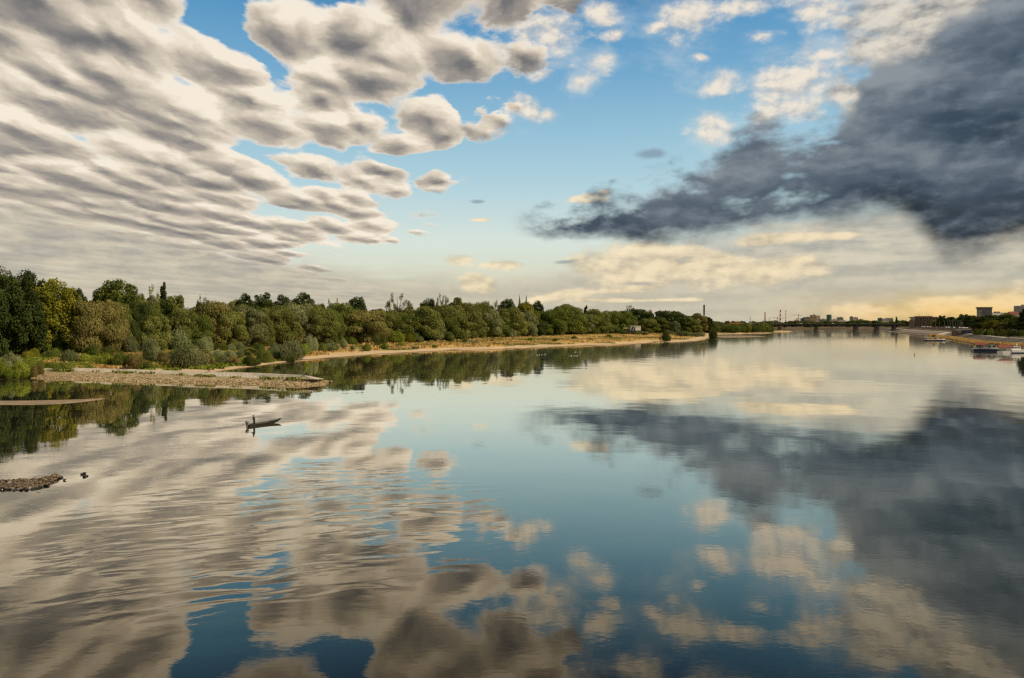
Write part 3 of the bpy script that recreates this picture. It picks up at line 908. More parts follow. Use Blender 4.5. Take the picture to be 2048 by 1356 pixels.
def make_trunk(name, hgt, r0, lobes, rg, nl=7, z0=0.0, bend=0.04):
    mb = MB()
    top = np.array([rg.normal(0, bend) * hgt, rg.normal(0, bend) * hgt, hgt])
    stem = [np.array([0, 0, -0.8])] + [top * t + np.array([rg.normal(0, .012), rg.normal(0, .012), 0]) * hgt for t in (0.0, 0.2, 0.45, 0.7, 1.0)]
    mb.tube([tuple(p) for p in stem], [r0 * 1.25, r0, r0 * 0.8, r0 * 0.62, r0 * 0.42, r0 * 0.12], 8)
    idx = rg.permutation(len(lobes))[:nl]
    for i in idx:
        c = np.array(lobes[i][0])
        t = np.clip((c[2] / hgt) * 0.55, 0.12, 0.85)
        b = top * t
        m_ = (b + c) / 2 + np.array([0, 0, 0.06 * hgt]) * (1 if c[2] < hgt * 0.7 else -0.3)
        limb(mb, [tuple(b), tuple(m_), tuple(c)], r0 * 0.42, r0 * 0.1)
    return mb

PROTO = {}
def proto(kind, lobes, n, w, h, jit, droop, hgt, r0, seed, r0s=0.72, low=-0.55, nl=7, bush=False):
    rg = np.random.default_rng(seed)
    area = np.array([l[1][0] * l[1][2] for l in lobes]); area = area / area.sum()
    V = []
    for (c, rad), a in zip(lobes, area):
        P, N = lobe_pts(c, rad, max(8, int(n * a)), rg, r0s, low)
        V.append(cards(P, N, w, h, jit, droop, rg))
    V = np.concatenate(V)
    V[:, :, 2] = np.maximum(V[:, :, 2], -0.3)
    cm = quads_mesh('crown', V)
    cm.materials.append(MATS['leaf_olive'])
    tm = make_trunk('trunk', hgt, r0, lobes, rg, nl)
    me = bpy.data.meshes.new('trunk'); me.from_pydata(tm.v, [], tm.f); me.materials.append(MATS['bark'])
    ext = V.reshape(-1, 3)
    PROTO.setdefault(kind, []).append((cm, me, float(np.percentile(ext[:, 2], 99.7)), float(np.percentile(np.abs(ext[:, 0]), 99)) * 2))

def dome_lobes(rg, R, Ht, n, lo=0.12, lr=(0.30, 0.42), flat=0.8):
    """billows of a round crown: spread over an ellipsoid, sizes uneven"""
    L = [((0, 0, Ht * 0.62), (R * 0.62, R * 0.62, Ht * 0.33))]
    for i in range(n):
        a = i * 2.399 + rg.uniform(-.4, .4); t = (i + 0.5) / n
        z = Ht * (lo + (0.86 - lo) * t + rg.uniform(-.08, .08))
        k = math.sqrt(max(0.05, 1 - ((z / Ht - 0.42) / 0.60) ** 2))
        rr_ = R * rg.uniform(*lr) * (1.05 - 0.2 * t)
        d = max(0.0, R * k - rr_) * rg.uniform(0.82, 1.08)
        L.append(((math.cos(a) * d, math.sin(a) * d, z), (rr_, rr_, rr_ * rg.uniform(0.95, 1.5) * flat * 1.15)))
    return L

for s in range(4):        # white willows: billowing, brushed crowns down to the ground
    rg = np.random.default_rng(100 + s)
    proto('willow', dome_lobes(rg, 10, 22, 16 + 4 * s, 0.08, (0.20, 0.46)), 20000, 0.24, 0.95, 0.40, 0.9, 15, 0.5, 200 + s)
for s in range(3):        # old poplars: tall, clumped, sky between the clumps
    rg = np.random.default_rng(120 + s)
    proto('poplar', dome_lobes(rg, 9, 32, 30, 0.16, (0.16, 0.30), 0.9), 11000, 0.55, 0.6, 0.9, 0.1, 27, 0.6, 220 + s, 0.45, -0.9, 12)
for s in range(2):        # thin-crowned trees with sky showing through
    rg = np.random.default_rng(140 + s)
    L = dome_lobes(rg, 9, 23, 60, 0.25, (0.10, 0.17), 1.0)[1:]
    proto('sparse', L, 5200, 0.34, 0.42, 1.0, 0.1, 21, 0.42, 240 + s, 0.2, -1, 44)
L = [((0, 0, 2.5 + i * 2.15), ((2.5 - abs(i - 4.5) * 0.20) * (1 if i < 11 else .7) * (0.75 + 0.25 * math.sin(i * 2.1) ** 2),) * 2 + (2.4,)) for i in range(14)]
L = [((c[0] + math.sin(i * 2.4) * 0.6, math.cos(i * 2.4) * 0.6, c[2]), r_) for i, (c, r_) in enumerate(L)]
proto('lombardy', L, 6500, 0.45, 0.8, 0.8, 0.7, 30, 0.4, 260, 0.6, -1, 5)
for s in range(3):        # plain broadleaf
    rg = np.random.default_rng(160 + s)
    proto('broadleaf', dome_lobes(rg, 8, 20, 20, 0.14, (0.22, 0.36)), 9000, 0.6, 0.6, 0.8, 0.2, 15, 0.45, 280 + s, 0.6, -0.8)
def bush_lobes(rg, n, spread):
    L = []
    for i in range(n):
        a = rg.uniform(0, 6.28); d = spread * math.sqrt(rg.uniform(0, 1)); q = rg.uniform(0.55, 0.95)
        hz = rg.uniform(0.75, 1.25) * (1.25 - 0.4 * d / max(spread, .1))
        L.append(((math.cos(a) * d, math.sin(a) * d, hz * 0.95), (q, q, hz)))
    return L
for s in range(5):        # silver willow shrubs: brushes of upright twigs
    rg = np.random.default_rng(180 + s)
    proto('bush', bush_lobes(rg, 5 + 2 * s, 0.9), 9000, 0.042, 0.19, 0.6, 0.9, 1.4, 0.05, 300 + s, 0.5, -0.9, 5)
for s in range(2):
    rg = np.random.default_rng(190 + s)
    proto('leafy_bush', bush_lobes(rg, 9, 1.0), 10000, 0.065, 0.085, 0.8, 0.2, 1.4, 0.05, 320 + s, 0.5, -0.9, 5)

TREES = []           # (x px, object) for labels
def place(kind, px, top, w, d, mat, rnd, zfn=None, name='tree', variant=None, z=None, base_sink=0.0):
    """a tree whose crown spans w photo pixels at distance d metres and whose top shows at photo row top"""
    c = at(px, HOR, d)
    gz = float((zfn or z_left)(c.x, c.y)) if z is None else z
    gz = max(gz, 0.1) - base_sink
    zt = at(px, top, d).z
    plist = PROTO[kind]
    cm, tm, h0, w0 = plist[rnd.randrange(len(plist)) if variant is None else variant]
    hh = max(0.6, zt - gz); ww = w / F * d
    o = empty(name, (c.x, c.y, gz), rnd.uniform(0, 6.28))
    o.scale = (ww / w0, ww / w0 * rnd.uniform(0.9, 1.1), hh / h0)
    cr = bpy.data.objects.new('crown', cm); COL.objects.link(cr); cr.parent = o
    cr.material_slots[0].link = 'OBJECT'; cr.material_slots[0].material = MATS[mat]
    if tm is not None:
        tk = bpy.data.objects.new('trunk', tm); COL.objects.link(tk); tk.parent = o
    return o

def dF(px): return float(np.interp(px, [-80, 0, 200, 430, 560, 730, 911, 1038, 1114, 1203, 1300, 1420], [262, 280, 330, 400, 450, 520, 604, 740, 830, 960, 1050, 1150]))
SKYL = [(-80, 538), (0, 540), (60, 548), (84, 575), (140, 592), (160, 585), (200, 575), (260, 572), (290, 582), (345, 598), (380, 600), (440, 601), (480, 594), (520, 590), (560, 597), (610, 592), (640, 604), (700, 602),
        (740, 609), (820, 607), (860, 603), (900, 602), (950, 607), (1000, 604), (1060, 606), (1100, 617), (1130, 612), (1200, 624), (1240, 626), (1270, 622), (1300, 629), (1340, 627), (1370, 634), (1400, 632), (1425, 640)]
def skyline(px): return float(np.interp(px, [p[0] for p in SKYL], [p[1] for p in SKYL]))
r = random.Random(5)
ORD = ['first', 'second', 'third', 'fourth', 'fifth', 'sixth', 'seventh', 'eighth', 'ninth', 'tenth', 'eleventh', 'twelfth', 'thirteenth', 'fourteenth', 'fifteenth', 'sixteenth', 'seventeenth', 'eighteenth', 'nineteenth', 'twentieth']
def ordn(i):
    return f'{i + 1}' + ('th' if 10 < (i + 1) % 100 < 14 else {1: 'st', 2: 'nd', 3: 'rd'}.get((i + 1) % 10, 'th')) if i >= 20 else ORD[i]
def ordn_long(i):
    if i < 20: return ORD[i]
    tens = {2: 'twenty', 3: 'thirty', 4: 'forty', 5: 'fifty', 6: 'sixty'}[(i + 1) // 10]
    return tens + ('-' + ORD[(i + 1) % 10 - 1] if (i + 1) % 10 else 'th').replace('y-th', 'ieth') if (i + 1) % 10 else tens[:-1] + 'ieth'

# --- trees the eye picks out: kind, px, top, width, extra distance behind the front edge, foliage, label
NAMED = [
    ('poplar', 0, 535, 86, 16, 'leaf_dark', 'huge dark poplar at the left end of the wood, cut by the photo edge', 'poplar_tree'),
    ('poplar', 54, 543, 74, 20, 'leaf_dark', 'tall dark poplar between the edge poplar and the yellow-green tree', 'poplar_tree'),
    ('poplar', 112, 560, 84, 4, 'leaf_yellow', 'yellow-green tree with dark limbs showing, beside the tall dark poplars', 'broadleaf_tree'),
    ('broadleaf', 157, 579, 34, 110, 'leaf_dark', 'small dark round treetop showing far behind the yellow-green tree', 'broadleaf_tree'),
    ('willow', 188, 601, 92, -6, 'leaf_brown', 'brownish round willow between the yellow-green tree and the airy poplar', 'willow_tree'),
    ('poplar', 236, 562, 84, 24, 'leaf_green', 'tall airy poplar with sky showing between its upper clumps', 'poplar_tree'),
    ('sparse', 299, 573, 44, 34, 'leaf_olive', 'thin pale tree with see-through crown just left of the columnar poplar', 'broadleaf_tree'),
    ('lombardy', 327, 567, 19, 62, 'leaf_dark', 'narrow columnar poplar standing alone above the left wood', 'columnar_poplar'),
    ('broadleaf', 352, 592, 46, 40, 'leaf_green', 'green round tree just right of the columnar poplar', 'broadleaf_tree'),
    ('sparse', 406, 593, 30, 70, 'leaf_dark', 'small thin-crowned treetop above the olive willows left of the dark poplars', 'broadleaf_tree'),
    ('poplar', 490, 588, 48, 70, 'leaf_dark', 'leftmost of the four dark poplars rising behind the olive willows', 'poplar_tree'),
    ('poplar', 526, 587, 52, 76, 'leaf_dark', 'second from left of the four dark poplars behind the olive willows', 'poplar_tree'),
    ('poplar', 570, 591, 52, 80, 'leaf_dark', 'third from left of the four dark poplars behind the olive willows', 'poplar_tree'),
    ('poplar', 606, 586, 58, 84, 'leaf_dark', 'rightmost and highest of the four dark poplars behind the olive willows', 'poplar_tree'),
    ('sparse', 668, 598, 34, 80, 'leaf_grey', 'faint thin crown between the four dark poplars and the clumped poplar', 'broadleaf_tree'),
    ('poplar', 714, 595, 40, 70, 'leaf_dark', 'single clumped poplar left of the bare-looking domed tree', 'poplar_tree'),
    ('sparse', 797, 588, 58, 62, 'leaf_brown', 'domed bare-looking tree with many fine branches above the wood', 'broadleaf_tree'),
    ('poplar', 856, 598, 38, 84, 'leaf_dark', 'dark rounded poplar top between the domed bare tree and the upright one', 'poplar_tree'),
    ('sparse', 885, 589, 30, 66, 'leaf_olive', 'upright sparse poplar with vertical branches and gaps of sky', 'poplar_tree'),
    ('broadleaf', 916, 596, 44, 80, 'leaf_olive', 'olive round treetop right of the upright sparse poplar', 'broadleaf_tree'),
    ('sparse', 986, 601, 32, 80, 'leaf_brown', 'ragged thin treetop left of the dark bushy tree near the spires', 'broadleaf_tree'),
    ('poplar', 1015, 599, 34, 70, 'leaf_dark', 'dark bushy treetop just left of the twin church spires', 'poplar_tree'),
    ('broadleaf', 1052, 606, 40, 46, 'leaf_yellow', 'yellowish green tree standing in front of the twin church spires', 'broadleaf_tree'),
    ('poplar', 1074, 602, 30, 60, 'leaf_dark', 'dark tree just right of the twin church spires', 'poplar_tree'),
    ('broadleaf', 1070, 622, 22, 6, 'leaf_yellow', 'small yellow-leaved tree below and right of the twin spires', 'broadleaf_tree'),
    ('lombardy', 1171, 612, 13, 60, 'leaf_dark', 'short dark pointed tree on the skyline right of the spires', 'columnar_poplar'),
    ('broadleaf', 1221, 634, 26, 2, 'leaf_bright', 'bright yellow-green tree left of the white riverside building', 'broadleaf_tree'),
    ('broadleaf', 1276, 619, 78, 34, 'leaf_dark', 'broad dark tree right below the white apartment tower', 'broadleaf_tree'),
    ('willow', 1297, 637, 38, -30, 'leaf_olive', 'round olive willow right of the white riverside building', 'willow_tree'),
    ('willow', 1351, 642, 18, -60, 'leaf_grey', 'small pale rounded willow in front of the last dark trees of the wood', 'willow_tree'),
    ('broadleaf', 1337, 622, 70, 20, 'leaf_dark', 'broad dark tree with lumpy top left of the dark slender pillar', 'broadleaf_tree'),
    ('broadleaf', 1393, 627, 46, 10, 'leaf_brown', 'brownish tree just left of the dark slender pillar', 'broadleaf_tree'),
    ('broadleaf', 1410, 634, 30, 0, 'leaf_dark', 'last dark tree of the wood, at the foot of the dark slender pillar', 'broadleaf_tree'),
]
for kind, px, top, w, extra, mat, lab, nm in NAMED:
    o = place(kind, px, top, w * 1.08, dF(px) + extra, mat, r, name=nm)
    tag(o, lab, 'tree', 'trees of the riverside wood')
    TREES.append((px, o))

# --- front row of willows, read off the photograph
FRONT = [(300, 628, 64, 'olive'), (363, 618, 70, 'olive'), (398, 626, 50, 'dark'), (428, 605, 98, 'brown'), (462, 622, 60, 'olive'), (492, 612, 74, 'grey'), (522, 628, 50, 'olive'), (553, 612, 82, 'olive'), (596, 607, 66, 'grey'),
         (572, 634, 44, 'brown'), (640, 612, 60, 'olive'), (664, 622, 46, 'dark'), (684, 607, 70, 'dark'), (728, 620, 96, 'brown'), (776, 622, 56, 'olive'), (806, 626, 72, 'dark'), (848, 613, 68, 'olive'),
         (866, 634, 40, 'grey'), (897, 611, 74, 'olive'), (934, 630, 42, 'grey'), (925, 608, 72, 'olive'), (968, 619, 56, 'grey'), (958, 604, 50, 'olive'), (998, 631, 36, 'dark'), (1022, 615, 56, 'olive'), (1052, 622, 44, 'grey'), (1036, 636, 34, 'olive'),
         (1083, 646, 44, 'dark'), (1104, 618, 56, 'dark'), (1134, 609, 66, 'olive'), (1136, 620, 68, 'dark'), (1160, 628, 50, 'grey'), (1178, 629, 54, 'dark'), (1200, 636, 44, 'dark'), (1190, 619, 52, 'olive'), (1224, 622, 52, 'dark'), (1246, 622, 48, 'dark'), (1314, 634, 44, 'dark'),
         (1368, 632, 40, 'dark'), (1383, 642, 32, 'olive')]
MATOF = {'olive': 'leaf_olive', 'brown': 'leaf_brown', 'dark': 'leaf_green', 'grey': 'leaf_grey'}
WORD = {'olive': 'olive green', 'brown': 'brownish olive', 'dark': 'dark green', 'grey': 'greyish green'}
cnt = {}
for px, top, w, tone in sorted(FRONT):
    o = place('willow', px, top, w * 1.12, dF(px) + r.uniform(-4, 10) + (14 if top < 612 else 0), MATOF[tone], r, name='willow_tree')
    i = cnt.get(tone, 0); cnt[tone] = i + 1
    tag(o, f'{WORD[tone]} billowing willow, {ordn(i)} of that colour from the left along the wood edge', 'tree', 'trees of the riverside wood')
    TREES.append((px, o))
# the filling of the wood behind and between: no crown there can be told from its neighbours
k = 0
px = -70
while px < 1425:
    for row in range(3):
        x = px + r.uniform(-9, 9)
        d = dF(x) + (8, 42, 95)[row] + r.uniform(-6, 14)
        top = skyline(x) + (27, 16, 5)[row] + r.uniform(0, 15)
        top = min(top, 642)
        kind = ('willow', 'broadleaf', r.choice(['poplar', 'poplar', 'broadleaf']))[row]
        mat = r.choice((['leaf_olive', 'leaf_green', 'leaf_brown', 'leaf_dark'], ['leaf_olive', 'leaf_green', 'leaf_dark'], ['leaf_dark', 'leaf_green', 'leaf_olive'])[row])
        if x < 150: kind, mat = 'broadleaf', r.choice(['leaf_dark', 'leaf_dark', 'leaf_green'])
        o = place(kind, x, top, (60, 52, 46)[row] * (600 / (d + 250)) ** 0.5 * r.uniform(0.85, 1.2), d, mat, r, name='broadleaf_tree' if row else 'willow_tree')
        tag(o, 'green crown packed among the unnamed inner trees of the riverside wood', 'tree', 'inner trees of the riverside wood')
    px += 19 if px < 900 else 17

# --- shrubs in front of the wood
SH = [(54, 650, 695, 42, 'dark'), (10, 666, 702, 56, 'dark'), (109, 666, 690, 28, 'dark'), (150, 652, 708, 64, 'grey'), (88, 676, 704, 38, 'dark'), (208, 650, 696, 44, 'grey'), (248, 648, 700, 48, 'silver'), (284, 655, 703, 46, 'silver'), (262, 672, 708, 40, 'grey'),
      (236, 677, 708, 44, 'yellow'), (297, 674, 724, 40, 'grey'), (327, 678, 698, 28, 'grey'), (366, 655, 702, 60, 'silver'), (368, 690, 735, 62, 'grey'), (410, 672, 706, 30, 'silver'), (442, 687, 703, 26, 'dark'), (477, 684, 703, 20, 'pale'), (461, 688, 703, 18, 'silver'),
      (432, 698, 716, 26, 'silver'), (457, 700, 720, 24, 'silver'), (478, 699, 718, 24, 'grey'), (498, 695, 714, 30, 'olive'), (500, 710, 731, 32, 'dark'), (444, 710, 729, 28, 'grey'), (174, 726, 747, 24, 'green'), (292, 722, 741, 28, 'dark'), (246, 702, 734, 40, 'dark'),
      (208, 706, 733, 38, 'green'), (176, 707, 727, 36, 'green'), (12, 728, 757, 32, 'green'), (36, 722, 756, 36, 'green'), (54, 731, 755, 22, 'green'), (-8, 718, 754, 34, 'green'), (0, 734, 758, 26, 'green'), (24, 737, 758, 24, 'green'), (60, 712, 744, 30, 'green'), (86, 720, 748, 26, 'green'), (108, 722, 747, 26, 'green'), (24, 706, 744, 34, 'grey'), (78, 728, 753, 16, 'rust'), (66, 730, 755, 14, 'rust'), (127, 722, 748, 40, 'dark'), (63, 698, 718, 34, 'yellow'), (102, 697, 718, 32, 'dark'), (140, 700, 726, 36, 'grey'),
      (409, 699, 723, 24, 'rust'), (325, 702, 728, 30, 'rust'), (524, 667, 694, 32, 'silver'), (479, 682, 697, 18, 'pale'), (526, 694, 725, 26, 'dark'), (545, 694, 717, 28, 'silver'), (552, 686, 706, 26, 'silver'), (588, 681, 722, 40, 'grey'), (570, 690, 712, 26, 'silver'),
      (606, 688, 711, 26, 'green'), (623, 670, 704, 23, 'pale'), (613, 689, 707, 20, 'silver'), (644, 686, 704, 20, 'dark'), (664, 684, 702, 28, 'silver'), (686, 678, 697, 17, 'silver'), (650, 656, 690, 44, 'olive'), (668, 662, 688, 30, 'olive'), (680, 663, 684, 22, 'yellow'), (700, 674, 690, 24, 'green'),
      (708, 669, 687, 14, 'rust'), (580, 709, 725, 16, 'dark'), (706, 690, 699, 10, 'silver'), (735, 687, 702, 20, 'green'), (768, 686, 697, 20, 'green'), (796, 663, 686, 38, 'green'), (819, 666, 685, 24, 'yellow'), (837, 671, 684, 24, 'grey'), (866, 656, 682, 26, 'grey'), (898, 664, 682, 24, 'olive'),
      (760, 665, 690, 26, 'olive'), (1025, 658, 675, 16, 'grey'), (1232, 656, 667, 30, 'dark'), (1252, 659, 668, 20, 'dark'), (1262, 661.5, 668, 16, 'grey'), (1276, 662, 668.5, 16, 'dark'), (1284, 662, 668, 12, 'grey'), (1329, 663, 683, 21, 'dark'), (1426, 655, 678, 18, 'dark'), (1362, 662, 671, 24, 'grey'), (1378, 664, 672, 22, 'dark'), (1392, 664, 673, 18, 'grey'), (1404, 664, 673, 14, 'grey'), (1340, 661, 668, 18, 'grey'), (1292, 663, 670, 14, 'grey'), (1270, 664.5, 669.5, 12, 'dark'), (830, 691, 697, 14, 'grey'), (868, 689, 695, 12, 'green'), (950, 682, 688, 12, 'grey'), (1060, 675, 681, 14, 'green'), (1110, 677, 682, 12, 'green'), (1150, 672, 677, 14, 'green'), (1180, 676, 680, 10, 'grey'), (1216, 669, 674, 14, 'green'), (800, 684, 692, 16, 'green'), (930, 676, 683, 14, 'grey'), (985, 678, 683, 10, 'green'),
      (1321, 645, 663, 34, 'bright'), (1446, 649, 664, 26, 'dark'), (1466, 647, 665, 30, 'dark'), (1488, 647, 665, 30, 'dark'), (1508, 649, 665, 26, 'dark'), (1526, 646, 665, 30, 'dark'), (1542, 650, 665.5, 15, 'dark'), (1433, 647, 662, 20, 'dark'),
      (180, 690, 716, 34, 'dark'), (120, 690, 712, 34, 'dark'), (215, 694, 716, 30, 'dark'), (310, 690, 712, 30, 'dark'), (345, 700, 722, 26, 'dark'), (270, 706, 736, 34, 'rust'), (395, 706, 730, 26, 'grey'), (420, 716, 733, 22, 'rust'), (470, 712, 730, 22, 'rust'), (512, 686, 706, 24, 'dark'), (535, 708, 724, 18, 'rust'), (560, 702, 720, 18, 'dark')]
SM = {'dark': 'leaf_green', 'grey': 'leaf_grey', 'silver': 'leaf_silver', 'yellow': 'leaf_yellow', 'pale': 'leaf_silver', 'olive': 'leaf_olive', 'green': 'leaf_bright', 'rust': 'leaf_rust', 'bright': 'leaf_bright'}
SW = {'dark': 'dark green shrub', 'grey': 'grey-green willow bush', 'silver': 'silvery green willow bush', 'yellow': 'yellow-green bush', 'pale': 'pale silver sapling', 'olive': 'olive bush', 'green': 'fresh green bush', 'rust': 'straw brown dried bush', 'bright': 'bright green low bush'}
def shrub_place(px, top, base, w, mat, rnd, name='shrub', kind=None):
    # find the ground under the base pixel on the uneven bank
    d = ray(px, base); t = 1.0
    Y = (H - 2.0) / -d.z * 1.0
    for _ in range(12):
        X = d.x / d.y * Y
        z = max(0.15, float(z_left(X, Y)))
        Y = 0.5 * Y + 0.5 * (H - z) / -d.z * d.y
    Y = min(Y, dF(px) + 25) if px < 1400 else Y
    return place(kind or rnd.choice(['bush', 'bush', 'leafy_bush']), px, top, w * 1.1, Y, mat, rnd, name=name, base_sink=0.15)
zone = lambda px: ('on the bank left of the groyne path' if px < 150 else 'behind the groyne' if px < 430 else 'on the bank round the inlet' if px < 720 else 'at the wood foot by the meadow' if px < 1000 else 'on the sandy point' if px < 1430 else 'on the low spit before the bridge')
cnt = {}
for px, top, base, w, tone in sorted(SH):
    if px in (1329, 1426):
        o = shrub_place(px, top, base, w, 'leaf_dark', r, kind='leafy_bush')
        tag(o, 'dark round bush hanging over the water ' + ('at the sand beach' if px == 1329 else 'at the tip of the sandy point'), 'shrub', 'shrubs along the left bank')
        continue
    kd = 'broadleaf' if tone in ('olive',) and w > 28 else ('leafy_bush' if tone == 'bright' else None)
    o = shrub_place(px, top, base, w, SM[tone], r, kind=kd)
    key = (tone, zone(px)); i = cnt.get(key, 0); cnt[key] = i + 1
    tag(o, f'{ordn(i)} {SW[tone]} from the left {zone(px)}', 'shrub', 'shrubs along the left bank')

# --- dry grass of the meadow and green growth by the water: too many blades to count
def tufts(name, mat, n, cond, hgt, seed, reg):
    rg = np.random.default_rng(seed)
    px = rg.uniform(reg[0], reg[1], n * 3); py = reg[2] + (reg[3] - reg[2]) * rg.uniform(0, 1, n * 3)
    dz = -(CY - py) / F * math.cos(PITCH) + math.sin(PITCH)
    Y = 14.2 / np.maximum((py - HOR) / F, 1e-4); X = (px - CX) / F * Y
    z = z_left(X, Y)
    ok = cond(X, Y, z, px, py)
    X, Y, z = X[ok][:n], Y[ok][:n], z[ok][:n]
    m = len(X); V = []
    for k in range(4):
        a = rg.uniform(0, 6.28, m)
        hh = hgt * rg.uniform(0.5, 1.4, m); ww = hh * rg.uniform(0.5, 0.9, m)
        cx, cy = X + rg.normal(0, 0.5, m), Y + rg.normal(0, 0.5, m)
        ca, sa = np.cos(a) * ww / 2, np.sin(a) * ww / 2
        lx, ly = rg.normal(0, .25, m) * hh, rg.normal(0, .25, m) * hh
        V.append(np.stack([np.stack([cx - ca * .6, cy - sa * .6, z - .1], -1), np.stack([cx + ca * .6, cy + sa * .6, z - .1], -1), np.stack([cx + ca + lx, cy + sa + ly, z + hh], -1), np.stack([cx - ca + lx, cy - sa + ly, z + hh * .8], -1)], 1))
    me = quads_mesh(name, np.concatenate(V)); me.materials.append(MATS[mat])
    o = bpy.data.objects.new(name, me); COL.objects.link(o)
    return tag(o, name.replace('_', ' ') + ' covering the open left bank', 'grass', kind='stuff')
in_wood = lambda X, Y, px: Y > np.interp(px, [-80, 0, 200, 430, 560, 730, 911, 1038, 1114, 1203, 1300, 1420], [262, 280, 330, 400, 450, 520, 604, 740, 830, 960, 1050, 1150]) + 15
clump = lambda X, Y: wav(X, Y, 0.11, 31) + 0.6 * wav(X, Y, 0.35, 32)
tufts('dry_grass', 'dry_leaf', 15000, lambda X, Y, z, px, py: (z > 1.25) & ~in_wood(X, Y, px) & (clump(X, Y) > -0.35) & (wav(X, Y, 0.05, 33) > -0.75), 0.75, 41, (150, 1420, 662, 735))
tufts('dry_grass', 'dry_leaf', 3500, lambda X, Y, z, px, py: (z > 0.9) & ~in_wood(X, Y, px) & (clump(X, Y) > 0.1), 0.9, 45, (20, 720, 700, 748))
tufts('green_grass', 'leaf_olive', 3500, lambda X, Y, z, px, py: (z > 0.8) & ~in_wood(X, Y, px) & (clump(X, Y) < -0.2), 0.6, 42, (0, 1420, 662, 752))
tufts('green_grass', 'leaf_bright', 4000, lambda X, Y, z, px, py: (z > 0.35) & (px < 560) & ~in_wood(X, Y, px) & (clump(X, Y) < 0.2), 0.9, 43, (-40, 560, 700, 757))

# weeds along the joint between cap and rubble of the groyne
rg = np.random.default_rng(61)
V = []
for k in range(520):
    t = rg.uniform(0.05, 0.97)
    if math.sin(t * 23) + math.sin(t * 61 + 1) + rg.uniform(-1.2, 0.6) < 0.2: continue
    p = along(toe, t); hh = rg.uniform(0.25, 0.8)
    for j in range(3):
        a = rg.uniform(0, 3.14); c = np.array([p.x + rg.normal(0, .6), p.y - rg.uniform(-0.1, 1.3), p.z - 0.12]); u = np.array([math.cos(a), math.sin(a), 0]) * hh * 0.45; w = np.array([rg.normal(0, .15), rg.normal(0, .15), hh])
        V.append([c - u * .5, c + u * .5, c + u + w, c - u + w])
me = quads_mesh('green_grass', np.array(V)); me.materials.append(MATS['leaf_olive'])
o = bpy.data.objects.new('green_grass', me); COL.objects.link(o)
tag(o, 'green weeds growing between the groyne cap and its rubble', 'grass', kind='stuff')
